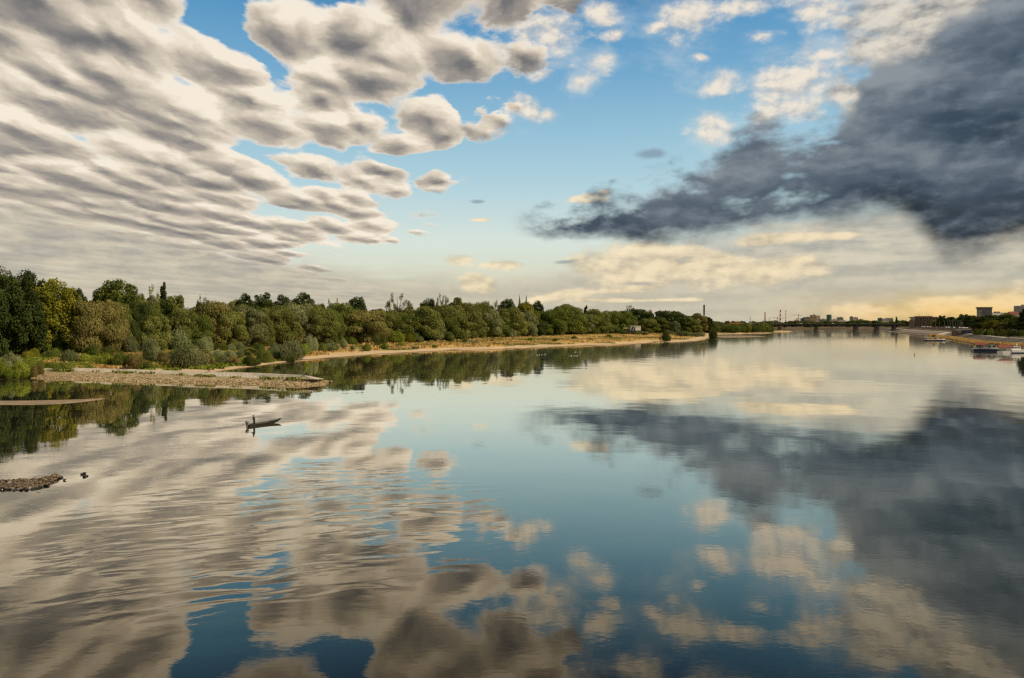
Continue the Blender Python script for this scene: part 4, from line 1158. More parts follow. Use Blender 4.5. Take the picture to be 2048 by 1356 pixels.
# ------------------------------------------------------------------ people
PEOPLE_ME = {}
def person(name_loc, rz, pose, top_mat, leg_mat, label, group=None, hat=None, scale=1.0):
    """one skinned body; pose gives the joints in metres, facing +Y of its own frame"""
    key = (pose, top_mat, leg_mat)
    if key not in PEOPLE_ME:
        J = POSES[pose]
        vs, es, rad = [], [], []
        def chain(start, pts):
            prev = start
            for p, r_ in pts:
                vs.append(p); rad.append(r_); es.append((prev, len(vs) - 1)); prev = len(vs) - 1
            return prev
        vs.append(J['pelvis']); rad.append(0.13)
        chest = chain(0, [(J['waist'], 0.125), (J['chest'], 0.15)])
        neck = chain(chest, [(J['neck'], 0.06)])
        chain(neck, [(J['chin'], 0.075), (J['head'], 0.095), (J['crown'], 0.055)])
        hands = []
        for sd in ('l', 'r'):
            sh, el, wr, kn = J['sh_' + sd], J['el_' + sd], J['wr_' + sd], J['kn_' + sd]
            hd = Vector(wr) + (Vector(wr) - Vector(el)).normalized() * 0.08
            e = chain(chest, [(sh, 0.065), (el, 0.048), (wr, 0.034), (tuple(hd), 0.036)])
            hands.append((e, Vector(wr), hd))
            chain(0, [(J['hip_' + sd], 0.095), (kn, 0.068), (J['an_' + sd], 0.045), (J['to_' + sd], 0.04)])
        for e, w, hd in hands:
            dr = (hd - w).normalized(); sidev = dr.cross(Vector((0, 0, 1)))
            sidev = sidev.normalized() if sidev.length > 0.1 else Vector((1, 0, 0))
            for q, ln in ((-0.024, 0.055), (-0.008, 0.068), (0.008, 0.064), (0.024, 0.05)):
                a = hd + sidev * q + dr * 0.03
                chain(e, [(tuple(a), 0.011), (tuple(a + dr * ln * 0.6 + Vector((0, 0, -0.02))), 0.009), (tuple(a + dr * ln + Vector((0, 0, -0.04))), 0.007)])
            chain(e, [(tuple(w + dr * 0.05 + sidev * 0.035), 0.011), (tuple(w + dr * 0.09 + sidev * 0.05), 0.009)])
        me = bpy.data.meshes.new('person'); me.from_pydata([tuple(v) for v in vs], es, [])
        o = bpy.data.objects.new('person', me); COL.objects.link(o)
        o.modifiers.new('skin', 'SKIN')
        for sv, r_ in zip(me.skin_vertices[0].data, rad): sv.radius = (r_, r_)
        me.skin_vertices[0].data[0].use_root = True
        ss_ = o.modifiers.new('sub', 'SUBSURF'); ss_.levels = ss_.render_levels = 1
        dg = bpy.context.evaluated_depsgraph_get(); dg.update()
        em = bpy.data.meshes.new_from_object(o.evaluated_get(dg))
        bpy.data.objects.remove(o); bpy.data.meshes.remove(me)
        em.materials.clear()
        for mm in ('skin', top_mat, leg_mat, 'black_cloth'): em.materials.append(MATS[mm])
        hz = J['chin'][2] - 0.03
        for p in em.polygons:
            c = p.center
            dh = min((c - hd).length for _, _, hd in hands)
            da = min((c - Vector(J[k])).length for k in ('an_l', 'an_r', 'to_l', 'to_r'))
            dk = min((c - Vector(J[k])).length for k in ('kn_l', 'kn_r'))
            dl = min((c - (Vector(J['hip_' + s]) * (1 - t) + Vector(J['kn_' + s]) * t)).length for s in 'lr' for t in (0.1, 0.4, 0.7, 1.0))
            ds = min((c - (Vector(J['kn_' + s]) * (1 - t) + Vector(J['an_' + s]) * t)).length for s in 'lr' for t in (0.2, 0.5, 0.8))
            dt = min((c - Vector(J[k])).length for k in ('waist', 'chest', 'el_l', 'el_r', 'sh_l', 'sh_r'))
            p.material_index = 0 if (c.z > hz and (c - Vector(J['head'])).length < 0.2) or dh < 0.10 else 3 if da < 0.11 else 2 if min(dl, ds) < dt * 0.95 else 1
            p.use_smooth = True
        PEOPLE_ME[key] = em
    o = bpy.data.objects.new('person', PEOPLE_ME[key]); COL.objects.link(o)
    o.location = name_loc; o.rotation_euler = (0, 0, rz); o.scale = (scale,) * 3
    tag(o, label, 'person', group)
    hd = Vector(POSES[pose]['head'])
    hb = MB()
    hb.lathe([(0.105, -0.02), (0.115, 0.04), (0.10, 0.09), (0.06, 0.125), (0.01, 0.135)], (hd.x, hd.y - 0.012, hd.z + 0.01), 12)
    if hat: hb.box((hd.x, hd.y + 0.14, hd.z + 0.035), (0.16, 0.12, 0.015))
    hb.build('cap' if hat else 'hair', hat or 'boat_tar', o, smooth=True)
    fb = MB()
    fb.tube([(hd.x, hd.y + 0.085, hd.z - 0.005), (hd.x, hd.y + 0.115, hd.z - 0.04), (hd.x, hd.y + 0.088, hd.z - 0.052)], [0.008, 0.015, 0.008], 6)
    for s_ in (-1, 1):
        fb.tube([(hd.x + s_ * 0.095, hd.y, hd.z - 0.05), (hd.x + s_ * 0.108, hd.y - 0.01, hd.z - 0.015), (hd.x + s_ * 0.1, hd.y - 0.012, hd.z + 0.012)], [0.008, 0.014, 0.008], 6)
    fb.build('face', 'skin', o, smooth=True)
    return o

POSES = {}
def pose_stand(lean=0.05, arms='rod'):
    J = dict(pelvis=(0, 0, 0.92), waist=(0, 0.01, 1.08), chest=(0, lean, 1.30), neck=(0, lean + 0.02, 1.47), chin=(0, lean + 0.05, 1.53), head=(0, lean + 0.05, 1.61), crown=(0, lean + 0.04, 1.70),
             hip_l=(-0.10, 0, 0.86), hip_r=(0.10, 0, 0.86), kn_l=(-0.11, 0.03, 0.48), kn_r=(0.12, 0.0, 0.48), an_l=(-0.12, -0.02, 0.08), an_r=(0.13, -0.04, 0.08), to_l=(-0.14, 0.14, 0.04), to_r=(0.16, 0.12, 0.04),
             sh_l=(-0.19, lean, 1.39), sh_r=(0.19, lean, 1.39))
    if arms == 'rod':
        J.update(el_l=(-0.24, lean + 0.05, 1.12), el_r=(0.24, lean + 0.02, 1.12), wr_l=(-0.10, lean + 0.30, 1.10), wr_r=(0.12, lean + 0.26, 1.08))
    else:
        J.update(el_l=(-0.25, lean - 0.02, 1.10), el_r=(0.25, lean, 1.10), wr_l=(-0.26, lean + 0.05, 0.86), wr_r=(0.26, lean + 0.07, 0.86))
    return J
POSES['rod'] = pose_stand(0.06, 'rod')
POSES['stand'] = pose_stand(0.0, 'down')
POSES['sit'] = dict(pelvis=(0, 0, 0.14), waist=(0, 0.03, 0.32), chest=(0, 0.09, 0.54), neck=(0, 0.12, 0.71), chin=(0, 0.15, 0.77), head=(0, 0.16, 0.85), crown=(0, 0.15, 0.94),
    hip_l=(-0.10, 0.06, 0.13), hip_r=(0.10, 0.06, 0.13), kn_l=(-0.14, 0.42, 0.46), kn_r=(0.15, 0.44, 0.44), an_l=(-0.14, 0.62, 0.07), an_r=(0.16, 0.64, 0.07), to_l=(-0.15, 0.80, 0.04), to_r=(0.18, 0.82, 0.04),
    sh_l=(-0.19, 0.09, 0.63), sh_r=(0.19, 0.09, 0.63), el_l=(-0.25, 0.24, 0.44), el_r=(0.25, 0.24, 0.44), wr_l=(-0.12, 0.42, 0.50), wr_r=(0.12, 0.43, 0.49))

# ------------------------------------------------------------------ the fisherman's boat
stern = ground(496, 853.5, 0.0); bowg = ground(548, 845.8, 0.0)
hd_ = math.atan2(bowg.y - stern.y, bowg.x - stern.x)
boat = empty('fishing_boat', stern, hd_, 'long narrow dark wooden fishing boat with raised bow and outboard motor, on open water', 'boat')
secs = [(0.0, 0.38, 0.46, -0.10, 0.33), (0.6, 0.40, 0.50, -0.12, 0.31), (2.0, 0.44, 0.56, -0.12, 0.30), (3.6, 0.42, 0.54, -0.11, 0.34), (4.8, 0.34, 0.45, -0.03, 0.41), (5.8, 0.22, 0.34, 0.12, 0.49), (6.5, 0.09, 0.17, 0.32, 0.58), (6.9, 0.03, 0.06, 0.54, 0.64)]
hb = MB()
rows = []
for x_, bw, tw, zb, zt_ in secs:
    rows.append([(x_, -tw, zt_), (x_, -bw, zb), (x_, bw, zb), (x_, tw, zt_)])
hb.loft(rows)
hb.add(rows[0], [(0, 1, 2, 3)])
rin = [[(x_, -tw + 0.035, zt_), (x_, -bw + 0.035, zb + 0.05), (x_, bw - 0.035, zb + 0.05), (x_, tw - 0.035, zt_)] for x_, bw, tw, zb, zt_ in secs[:-1]]
rin[0] = [(0.05, p[1], p[2]) for p in rin[0]]
hb.loft(rin)
hb.build('hull', 'boat_tar', boat)
for sd in (-1, 1):
    gw = MB(); gw.tube([(x_, sd * tw, zt_ + 0.01) for x_, bw, tw, zb, zt_ in secs], 0.032, 6); gw.build('gunwale', 'boat_green', boat)
for x_ in (0.5, 2.5, 4.4):
    i = [k for k in range(len(secs)) if secs[k][0] <= x_][-1]
    b_ = MB(); b_.box((x_, 0, secs[i][4] - 0.10), (0.26, secs[i][2] * 1.9, 0.03)); b_.build('seat', 'boat_wood', boat)
fl = MB(); fl.box((2.2, 0, -0.03), (3.8, 0.74, 0.02)); fl.build('floorboards', 'boat_wood', boat)
dk = MB(); dk.loft([[(x_, -tw + 0.03, zt_ - 0.03), (x_, tw - 0.03, zt_ - 0.03)] for x_, bw, tw, zb, zt_ in secs[4:7]]); dk.build('foredeck', 'boat_green', boat)
om = MB(); om.tube([(0, 0, 0.55), (0, 0, -0.5)], [0.07, 0.05], 8)
om.box((0.10, 0, 0.42), (0.30, 0.34, 0.26))
outb = om.build('outboard_motor', 'grey_steel', boat)
outb.location = (-0.16, 0.0, 0.06)
cw = MB(); cw.lathe([(0.14, 0.46), (0.26, 0.54), (0.29, 0.72), (0.25, 0.88), (0.13, 0.97), (0.02, 1.0)], (-0.02, 0, 0), 12); cw.build('cowling', 'grey_steel', outb, smooth=True)
tl = MB(); tl.tube([(0.15, 0, 0.62), (0.45, 0.05, 0.66), (0.62, 0.06, 0.64)], 0.022, 6); tl.build('tiller', 'dark_steel', outb)
pr = MB()
pr.lathe([(0.05, -0.45), (0.09, -0.42), (0.05, -0.38)], n=8)
for k in range(3): pr.box((-0.12, math.cos(k * 2.09) * 0.09, -0.42 + math.sin(k * 2.09) * 0.09), (0.02, 0.10, 0.08))
pr.build('propeller', 'dark_steel', outb)
cs, sn = math.cos(hd_), math.sin(hd_)
def boat_pt(x_, y_, z_): return Vector((stern.x + x_ * cs - y_ * sn, stern.y + x_ * sn + y_ * cs, z_))
fp = boat_pt(1.25, 0.0, -0.02)
fisher = person(fp, R(82), 'rod', 'olive_cloth', 'black_cloth', 'standing fisherman in dark jacket and cap holding a rod out to the left', hat='black_cloth')
fisher.scale = (1.2, 1.2, 1.0)
rod = MB()
th = R(82); f_ = Vector((-math.sin(th), math.cos(th), 0)); s_ = Vector((math.cos(th), math.sin(th), 0))
h0 = fp + f_ * 0.40 + Vector((0, 0, 1.07)); 
rod.tube([h0 - f_ * 0.25 + s_ * 0.05, h0 + f_ * 1.0 + Vector((0, 0, .05)), h0 + f_ * 2.3 + Vector((0, 0, .02))], [0.016, 0.011, 0.006], 5)
tag(rod.build('fishing_rod', 'dark_steel'), 'thin fishing rod held level to the left by the standing fisherman', 'fishing rod')

# people on and near the groyne
def on_ridge(px, off=0.0): return along(ridge, (px - 60) / (609 - 60)) + Vector((0, off, -0.05))
for px, off, rz, pz, tm, lm, lab, sc in ((234, .3, R(160), 'sit', 'blue_paint', 'black_cloth', 'person in pale blue sitting at the left of the group on the groyne', 1), (239, 0.6, R(190), 'sit', 'black_cloth', 'black_cloth', 'person in black sitting second from left in the group on the groyne', 1),
                             (243, 1.2, R(180), 'stand', 'ochre_cloth', 'black_cloth', 'person in ochre standing behind the seated group on the groyne', 0.95), (247, 0.4, R(200), 'sit', 'black_cloth', 'olive_cloth', 'person in black sitting at the right of the group on the groyne', 1),
                             (419, 0.2, R(150), 'sit', 'pink_cloth', 'pink_cloth', 'person in pink sitting alone halfway along the groyne edge', 1), (608, 0.1, R(170), 'sit', 'red_cloth', 'teal_cloth', 'person in red top and teal trousers sitting at the groyne end', 1), (612, 0.3, R(215), 'sit', 'black_cloth', 'black_cloth', 'person in black sitting beside the one in red at the groyne end', 1)):
    person(on_ridge(px, off), rz, pz, tm, lm, lab, 'people resting on the groyne', scale=sc)
def gl_pt(px, py):
    d = ray(px, py); Y = (H - 1.0) / -d.z
    for _ in range(15):
        z = max(0.1, float(z_left(d.x / d.y * Y, Y))); Y = 0.5 * Y + 0.5 * (H - z) / -d.z * d.y
    return Vector((d.x / d.y * Y, Y, z))
for px, py, lab in ((1406.5, 665.5, 'person in white standing on the sandy point, leftmost of three'), (1432.5, 667, 'person in white standing on the spit just right of the round bush'), (1438.5, 666.8, 'person in white standing on the spit, rightmost of three')):
    d = ray(px, py); Y = 1000 if px < 1420 else 1190
    person(Vector((d.x * Y / d.y, Y, max(0.3, float(z_left(d.x * Y / d.y, Y))))), 3.1, 'stand', 'white_cloth', 'white_cloth', lab, 'people on the sandy point', scale=1.05)

# gulls resting on the shallows
gl_me = None
def gull(px, py, lab, i):
    global gl_me
    if gl_me is None:
        b = MB()
        prof = [(-0.26, 0.02, 0.10), (-0.16, 0.07, 0.09), (0.0, 0.10, 0.07), (0.14, 0.08, 0.09), (0.20, 0.045, 0.15), (0.24, 0.05, 0.21), (0.28, 0.04, 0.22), (0.36, 0.008, 0.20)]
        b.tube([(x_, 0, z_ + 0.03) for x_, r_, z_ in prof], [r_ for x_, r_, z_ in prof], 8)
        b.box((-0.14, 0.085, 0.13), (0.34, 0.02, 0.07)); b.box((-0.14, -0.085, 0.13), (0.34, 0.02, 0.07))
        gl_me = b.build('gull', 'gull_white', smooth=True); o = gl_me
    else:
        o = gl_me.copy(); COL.objects.link(o)
    o.location = ground(px, py); o.rotation_euler = (0, 0, i * 1.3); o.scale = (1.4,) * 3
    tag(o, lab, 'bird', 'gulls resting on the shallows')
for i, (px, py) in enumerate([(1074, 710.5), (1079, 710), (1084, 709.8), (1090, 709), (1138, 711.5), (1142, 712), (1146, 711.5), (1150, 712), (1154, 711.6), (1160, 711), (1150, 704.5), (1154, 704.3), (1160, 704.6), (1071, 699)]):
    gull(px, py, 'white gull alone on the water by the sandy edge' if i == 13 else 'white gull sitting on the shallow water in a loose line of gulls', i)

# channel marker
b0 = ground(1829, 710.2)
bu = empty('spar_buoy', b0, 0, 'slim dark spar buoy with crosspiece floating alone in mid river', 'buoy')
q = MB(); q.lathe([(0.10, -0.6), (0.12, -0.1), (0.11, 0.2), (0.05, 0.45), (0.045, 1.5), (0.01, 1.55)], n=8); q.build('spar', 'dark_steel', bu)
q = MB(); q.box((0, 0, 0.75), (0.75, 0.08, 0.16)); q.build('topmark', 'dark_steel', bu)
q = MB(); q.lathe([(0.05, -0.1), (0.30, -0.05), (0.34, 0.08), (0.2, 0.18), (0.05, 0.2)], n=10); q.build('float', 'dark_steel', bu)

# ------------------------------------------------------------------ buildings
def block(name, px0, px1, top, Y, label, cat, wall, z0=5.0, depth=None, roof=None, win=None, group=None, glass='dark_glass', rz=0.0, extra=None):
    """building standing at distance Y between two photo columns; win = (columns, rows, width share, height share) on its near face and left flank"""
    a = at(px0, HOR, Y); b = at(px1, HOR, Y); zt = at((px0 + px1) / 2, top, Y).z
    w = b.x - a.x; dp = depth or w * 0.6; hgt = zt - z0
    o = empty(name, ((a.x + b.x) / 2, Y + dp / 2, z0), rz, label, cat, group)
    m_ = MB(); m_.box((0, 0, hgt / 2), (w, dp, hgt)); wallo = m_.build('wall', wall, o)
    rf = MB()
    if roof == 'hip':
        ov = w * 0.03; e = hgt + 0.01; hh = min(w, dp) * 0.35
        rf.add([(-w / 2 - ov, -dp / 2 - ov, e), (w / 2 + ov, -dp / 2 - ov, e), (w / 2 + ov, dp / 2 + ov, e), (-w / 2 - ov, dp / 2 + ov, e), (-w / 4, 0, e + hh), (w / 4, 0, e + hh)], [(0, 1, 5, 4), (1, 2, 5), (2, 3, 4, 5), (3, 0, 4), (3, 2, 1, 0)])
        rf.build('roof', 'red_roof', o)
    else:
        rf.box((0, 0, hgt + 0.5), (w * 1.015, dp * 1.015, 1.0)); ro = rf.build('roof', 'grey_wall', o)
        if roof != 'flat':
            ph = MB(); ph.box((w * 0.12, 0, hgt + 2.2), (w * 0.25, dp * 0.4, 2.4)); ph.build('plant_room', 'grey_wall', ro)
    if win:
        nc, nr, sw, sh = win
        for j in range(nr):
            for i in range(nc):
                x_ = -w / 2 + w * (i + 0.5) / nc; z_ = hgt * (0.06 + 0.9 * (j + 0.5) / nr)
                wm_ = MB(); wm_.box((x_, -dp / 2 - 0.06, z_), (w / nc * sw, 0.12, hgt / nr * sh)); wm_.build('window', glass, o)
    return o

t_ = block('apartment_tower', 1253.5, 1264.5, 613.5, 2000, 'white apartment tower with aerials on its roof rising above the left wood', 'building', 'white_paint', 4, win=(3, 5, 0.5, 0.4))
hT = at(1259, 613.5, 2000).z - 4
q = MB(); q.box((10.5, 4, hT * 0.475), (7.0, 12, hT * 0.95)); q.build('stair_wing', 'concrete_dark', t_)
for x_, h_ in ((-6, 5), (-4, 3), (0, 4), (5, 6), (6.5, 3)):
    q = MB(); q.tube([(x_, 0, hT + 0.9), (x_, 0, hT + 1 + h_)], 0.28, 5); q.build('aerial', 'dark_steel', t_)
block('apartment_house', 1297, 1304, 621.5, 2100, 'tan building roof showing over trees, left of two right of the white tower', 'building', 'tan_wall', 4, win=(3, 6, .5, .4))
block('apartment_house', 1312, 1322, 624, 2150, 'low pale block barely showing over the trees between two tan ones', 'building', 'cream_wall', 4, win=(4, 6, .5, .4))
block('apartment_house', 1326, 1335, 622.5, 2100, 'tan building roof showing over trees, rightmost of those by the white tower', 'building', 'tan_wall', 4, win=(3, 6, .5, .4))
q = MB(); p_ = at(1319.5, 640, 2120); q.tube([(p_.x, p_.y, 5), (p_.x, p_.y, at(1319.5, 613, 2120).z)], [0.5, 0.2], 5)
tag(q.build('radio_mast', 'grey_steel'), 'very thin mast standing above the tan roofs right of the white tower', 'mast')

# white riverside pavilion
pv = at(1271.5, 661, 925); pz = pv.z
pav = empty('riverside_pavilion', (pv.x, pv.y, pz), 0, 'white open-fronted riverside pavilion with slanting struts at the edge of the wood', 'building')
sc_ = 925 / F
w_ = 21 * sc_
q = MB(); q.box((w_ * 0.22, 2, 2.6), (w_ * 0.5, 5, 5.2)); q.build('wall', 'white_paint', pav)
q = MB(); q.box((-w_ * 0.25, 2.5, 1.6), (w_ * 0.44, 4, 3.2)); q.build('shopfront', 'blue_paint', pav)
q = MB(); q.box((-w_ * 0.02, 2, 5.5), (w_ * 1.0, 6, 0.5)); q.build('roof', 'white_paint', pav)
for x_ in (-0.48, -0.22, 0.02):
    q = MB(); q.tube([(x_ * w_ - 1, -1.2, 0), (x_ * w_ + 1.2, -0.9, 5.3)], 0.22, 6); q.build('strut', 'white_paint', pav)
q = MB(); q.box((-w_ * 0.30, 0.40, 2.0), (w_ * 0.18, 0.2, 2.2)); q.build('window', 'dark_glass', pav)
q = MB(); q.box((-w_ * 0.3, 2.5, -2.6), (w_ * 1.7, 7, 5.2)); q.build('plinth', 'bark', pav)
q = MB(); q.box((-w_ * 0.8, 4, 3.0), (w_ * 0.7, 4, 0.6)); q.build('side_roof', 'white_paint', pav)

# twin church spires
def spire(px, Y, lab):
    b = at(px, HOR, Y); zt = at(px, 589, Y).z
    o = empty('church_spire', (b.x, Y, 5), 0, lab, 'church tower', 'twin church spires')
    hb_ = (zt - 5) * 0.62
    q = MB(); q.box((0, 0, hb_ / 2), (6.4, 6.4, hb_)); q.build('tower', 'brick_red', o)
    q = MB(); q.lathe([(3.6, hb_), (2.9, hb_ + (zt - 5 - hb_) * 0.12), (1.5, hb_ + (zt - 5 - hb_) * 0.5), (0.5, hb_ + (zt - 5 - hb_) * 0.9), (0.1, zt - 5)], n=8); q.build('spire_roof', 'verdigris', o)
    q = MB(); q.box((0, -3.25, hb_ * 0.86), (1.6, 0.2, 5)); q.build('belfry_window', 'dark_glass', o)
    for k in range(4):
        q = MB(); q.lathe([(0.7, 0), (0.5, 3), (0.05, 7)], (2.7 * (1 if k & 1 else -1), 2.7 * (1 if k & 2 else -1), hb_), 6); q.build('pinnacle', 'verdigris', o)

spire(1039.2, 1500, 'pointed green church spire, left one of the pair above the wood')
spire(1052.5, 1500, 'pointed green church spire, right one of the pair above the wood')

# dark slender pillar of the second bridge
pp = at(1408, HOR, 1750)
o = empty('slender_pillar', (pp.x, pp.y, 4), 0, 'tall dark slender pillar with thicker upper part behind the end of the wood', 'pillar')
zt = at(1408, 609.5, 1750).z - 4
q = MB(); q.box((0, 0, zt * 0.29), (2.0, 2.0, zt * 0.58)); q.build('shaft', 'dark_steel', o)
q = MB(); q.box((0, 0, zt * 0.79), (3.1, 3.1, zt * 0.42)); q.build('upper_shaft', 'dark_steel', o)

# road bridge
BY = 1500.0
bx0, bx1 = at(1360, HOR, BY).x, at(1812, HOR, BY).x
br = empty('road_bridge', (bx0, BY, 0), 0, 'long low road bridge on slab piers crossing the river before the skyline', 'bridge')
Lb = bx1 - bx0
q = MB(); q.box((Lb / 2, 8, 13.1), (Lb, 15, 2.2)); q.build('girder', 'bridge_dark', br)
q = MB(); q.box((Lb / 2, 8, 14.5), (Lb, 20, 0.55)); q.build('deck', 'concrete_dark', br)
q = MB(); q.box((Lb / 2, -1.9, 15.35), (Lb, 0.18, 0.25))
for k in range(int(Lb / 4)): q.box((k * 4 + 1, -1.9, 15.0), (0.14, 0.14, 0.6))
q.build('railing', 'grey_steel', br)
for px, w_ in ((1452, 3), (1502, 3), (1562, 3), (1635.5, 3.4), (1715, 5.4), (1757, 5.0), (1791, 3.0)):
    q = MB(); x_ = at(px, HOR, BY).x - bx0
    q.box((x_, 8, 5.5), (w_, 13, 13.2)); q.box((x_, 8, 0.6), (w_ + 1.6, 16, 2.6)); q.build('pier', 'bridge_pier', br)


# vehicles: one car mesh set, one tram
def make_car():
    o = empty('car', (0, 0, 0))
    b = MB()
    prof = [(-2.1, 0.35), (-2.1, 0.85), (-1.5, 0.95), (-1.1, 1.42), (0.5, 1.45), (1.15, 0.98), (2.0, 0.82), (2.15, 0.35)]
    n = len(prof)
    b.add([(x_, -0.85, z_) for x_, z_ in prof] + [(x_, 0.85, z_) for x_, z_ in prof], [tuple(range(n))[::-1], tuple(range(n, 2 * n))] + [(i, (i + 1) % n, n + (i + 1) % n, n + i) for i in range(n)])
    b.build('body', 'white_paint', o)
    gmb = MB(); gmb.add([(-1.3, -0.86, 0.98), (-1.02, -0.86, 1.36), (0.42, -0.86, 1.38), (0.95, -0.86, 0.98), (-1.3, 0.86, 0.98), (-1.02, 0.86, 1.36), (0.42, 0.86, 1.38), (0.95, 0.86, 0.98)], [(3, 2, 1, 0), (4, 5, 6, 7)])
    gmb.build('window', 'dark_glass', o)
    for x_ in (-1.3, 1.35):
        for y_ in (-0.8, 0.8):
            w = MB(); w.tube([(x_, y_ - 0.1, 0.33), (x_, y_ + 0.1, 0.33)], 0.33, 10); w.build('wheel', 'dark_steel', o)
    return o
car0 = make_car()
cars = 0
CARC = {'white': 'white_paint', 'red': 'red_paint', 'dark': 'dark_steel', 'grey': 'grey_steel', 'teal': 'teal_paint', 'blue': 'blue_paint'}
def put_car(p, rz, colour, label, group, sc=1.15):
    global cars
    o = car0 if cars == 0 else copy_tree(car0)
    cars += 1
    o.location = p; o.rotation_euler = (0, 0, rz); o.scale = (sc,) * 3
    bd = [c for c in (KIDS[o.name]) if c.name.startswith('body')][0]
    bd.material_slots[0].link = 'OBJECT'; bd.material_slots[0].material = MATS[CARC[colour]]
    tag(o, label, 'car', group)
r = random.Random(77)
rd_line = resample(RIGHT_SHORE[5:10], 4.0)
rd = offset_line(rd_line, 56.5)
seq = []
for i in range(len(rd)):
    px, py = project((rd[i][0], rd[i][1], 9.4))
    seq.append((px, i))
last = 1e9; ci = {}
for px, i in seq[::-1]:
    if 1800 < px < 1946 and abs(px - last) > r.uniform(3.2, 6.5):
        last = px
        cl = r.choice(['white', 'red', 'white', 'grey', 'dark', 'teal', 'white', 'red'])
        a, b = Vector(rd[max(i - 1, 0)]), Vector(rd[min(i + 1, len(rd) - 1)])
        k = ci.get(cl, 0); ci[cl] = k + 1
        put_car((rd[i][0], rd[i][1], 9.34), math.atan2(b.y - a.y, b.x - a.x), cl, f'{ordn(k)} {cl} car from the left in the traffic on the embankment road', 'cars on the embankment road')
for k, (px, cl) in enumerate(((1502, 'white'), (1548, 'red'), (1603, 'white'), (1620, 'grey'), (1668, 'white'), (1730, 'teal'))):
    put_car((at(px, HOR, BY).x, BY + 3, 14.8), 0, cl, f'{cl} car driving over the bridge, {ordn(k)} from the left behind the tram', 'cars on the bridge')
tx0, tx1 = at(1460, HOR, BY).x, at(1486, HOR, BY).x
tr = empty('tram', ((tx0 + tx1) / 2, BY + 6, 14.8), 0, 'orange tram of three cars crossing the bridge near its left end', 'tram')
for k in range(3):
    x_ = (k - 1) * (tx1 - tx0) / 3
    q = MB(); q.box((x_, 0, 1.75), ((tx1 - tx0) / 3 - 0.5, 2.5, 2.7)); bd = q.build('body', 'orange_paint', tr)
    q = MB(); q.box((x_, 0, 2.2), ((tx1 - tx0) / 3 - 1.2, 2.56, 0.8)); q.build('window', 'dark_glass', tr)
    q = MB(); q.box((x_, 0, 0.25), ((tx1 - tx0) / 3 - 2.2, 2.1, 0.5)); q.build('bogie', 'dark_steel', tr)

# ------------------------------------------------------------------ skyline beyond the bridge
def chimney(px, top, Y, wpx, stripes, label, mats):
    b = at(px, HOR, Y); zt = at(px, top, Y).z; rr_ = wpx / F * Y / 2
    o = empty('chimney', (b.x, Y, 6), 0, label, 'chimney')
    hgt = zt - 6
    for k in range(stripes):
        q = MB(); t0, t1 = k / stripes, (k + 1) / stripes
        q.lathe([(rr_ * (1.25 - 0.35 * t0), hgt * t0), (rr_ * (1.25 - 0.35 * t1), hgt * t1)], n=12); q.build('shaft_ring' if stripes > 1 else 'shaft', mats[k % len(mats)], o)
    q = MB(); q.lathe([(rr_, hgt), (rr_ * 1.05, hgt + 1.5)], n=12); q.build('rim', 'dark_steel', o)
chimney(1530, 624.8, 5200, 2.0, 1, 'single dull red chimney left of the two striped ones', ['brick_red'])
chimney(1560.5, 620.5, 5600, 2.8, 7, 'thicker red and white striped chimney, left of the two', ['red_paint', 'white_paint'])
chimney(1571.5, 621, 5600, 1.5, 9, 'thinner red and white striped chimney, right of the two', ['red_paint', 'white_paint'])
chimney(1538.5, 636.5, 5000, 0.8, 1, 'short thin dark stack between the red chimney and the striped ones', ['dark_steel'])
chimney(1500.5, 633.5, 5000, 1.0, 1, 'faint thin grey stack at the far left of the skyline', ['grey_steel'])
def crane(px, top, Y, j0, j1, label):
    b = at(px, HOR, Y); zt = at(px, top, Y).z; s = Y / F
    o = empty('tower_crane', (b.x, Y, 6), 0, label, 'crane', 'tower cranes on the skyline')
    q = MB(); q.box((0, 0, (zt - 6) / 2), (0.75 * s, 0.75 * s, zt - 6)); q.build('mast', 'dark_steel', o)
    zj = zt - 6 - 1.5 * s
    q = MB(); q.tube([(-j0 * s, 0, zj + .2 * s), (0, 0, zj)], 0.20 * s, 4); q.build('jib', 'dark_steel', o)
    q = MB(); q.tube([(0, 0, zj), (j1 * s, 0, zj - .4 * s)], 0.20 * s, 4); q.box((j1 * s, 0, zj - 0.9 * s), (1.0 * s, 0.5 * s, 1.0 * s)); q.build('counter_jib', 'dark_steel', o)
    q = MB(); q.box((0.4 * s, -0.4 * s, zj - .7 * s), (0.8 * s, .8 * s, .9 * s)); q.build('cab', 'grey_steel', o)
    q = MB(); q.tube([(-j0 * .6 * s, 0, zj), (0, 0, zt - 6 + 0.8 * s), (j1 * .8 * s, 0, zj)], 0.10 * s, 4); q.build('tie', 'dark_steel', o)
crane(1597.3, 628.8, 4200, 18, 6, 'larger tower crane with long jib left of the twin tan towers')
crane(1554.5, 634.2, 4600, 15, 12, 'smaller tower crane just left of the striped chimneys')
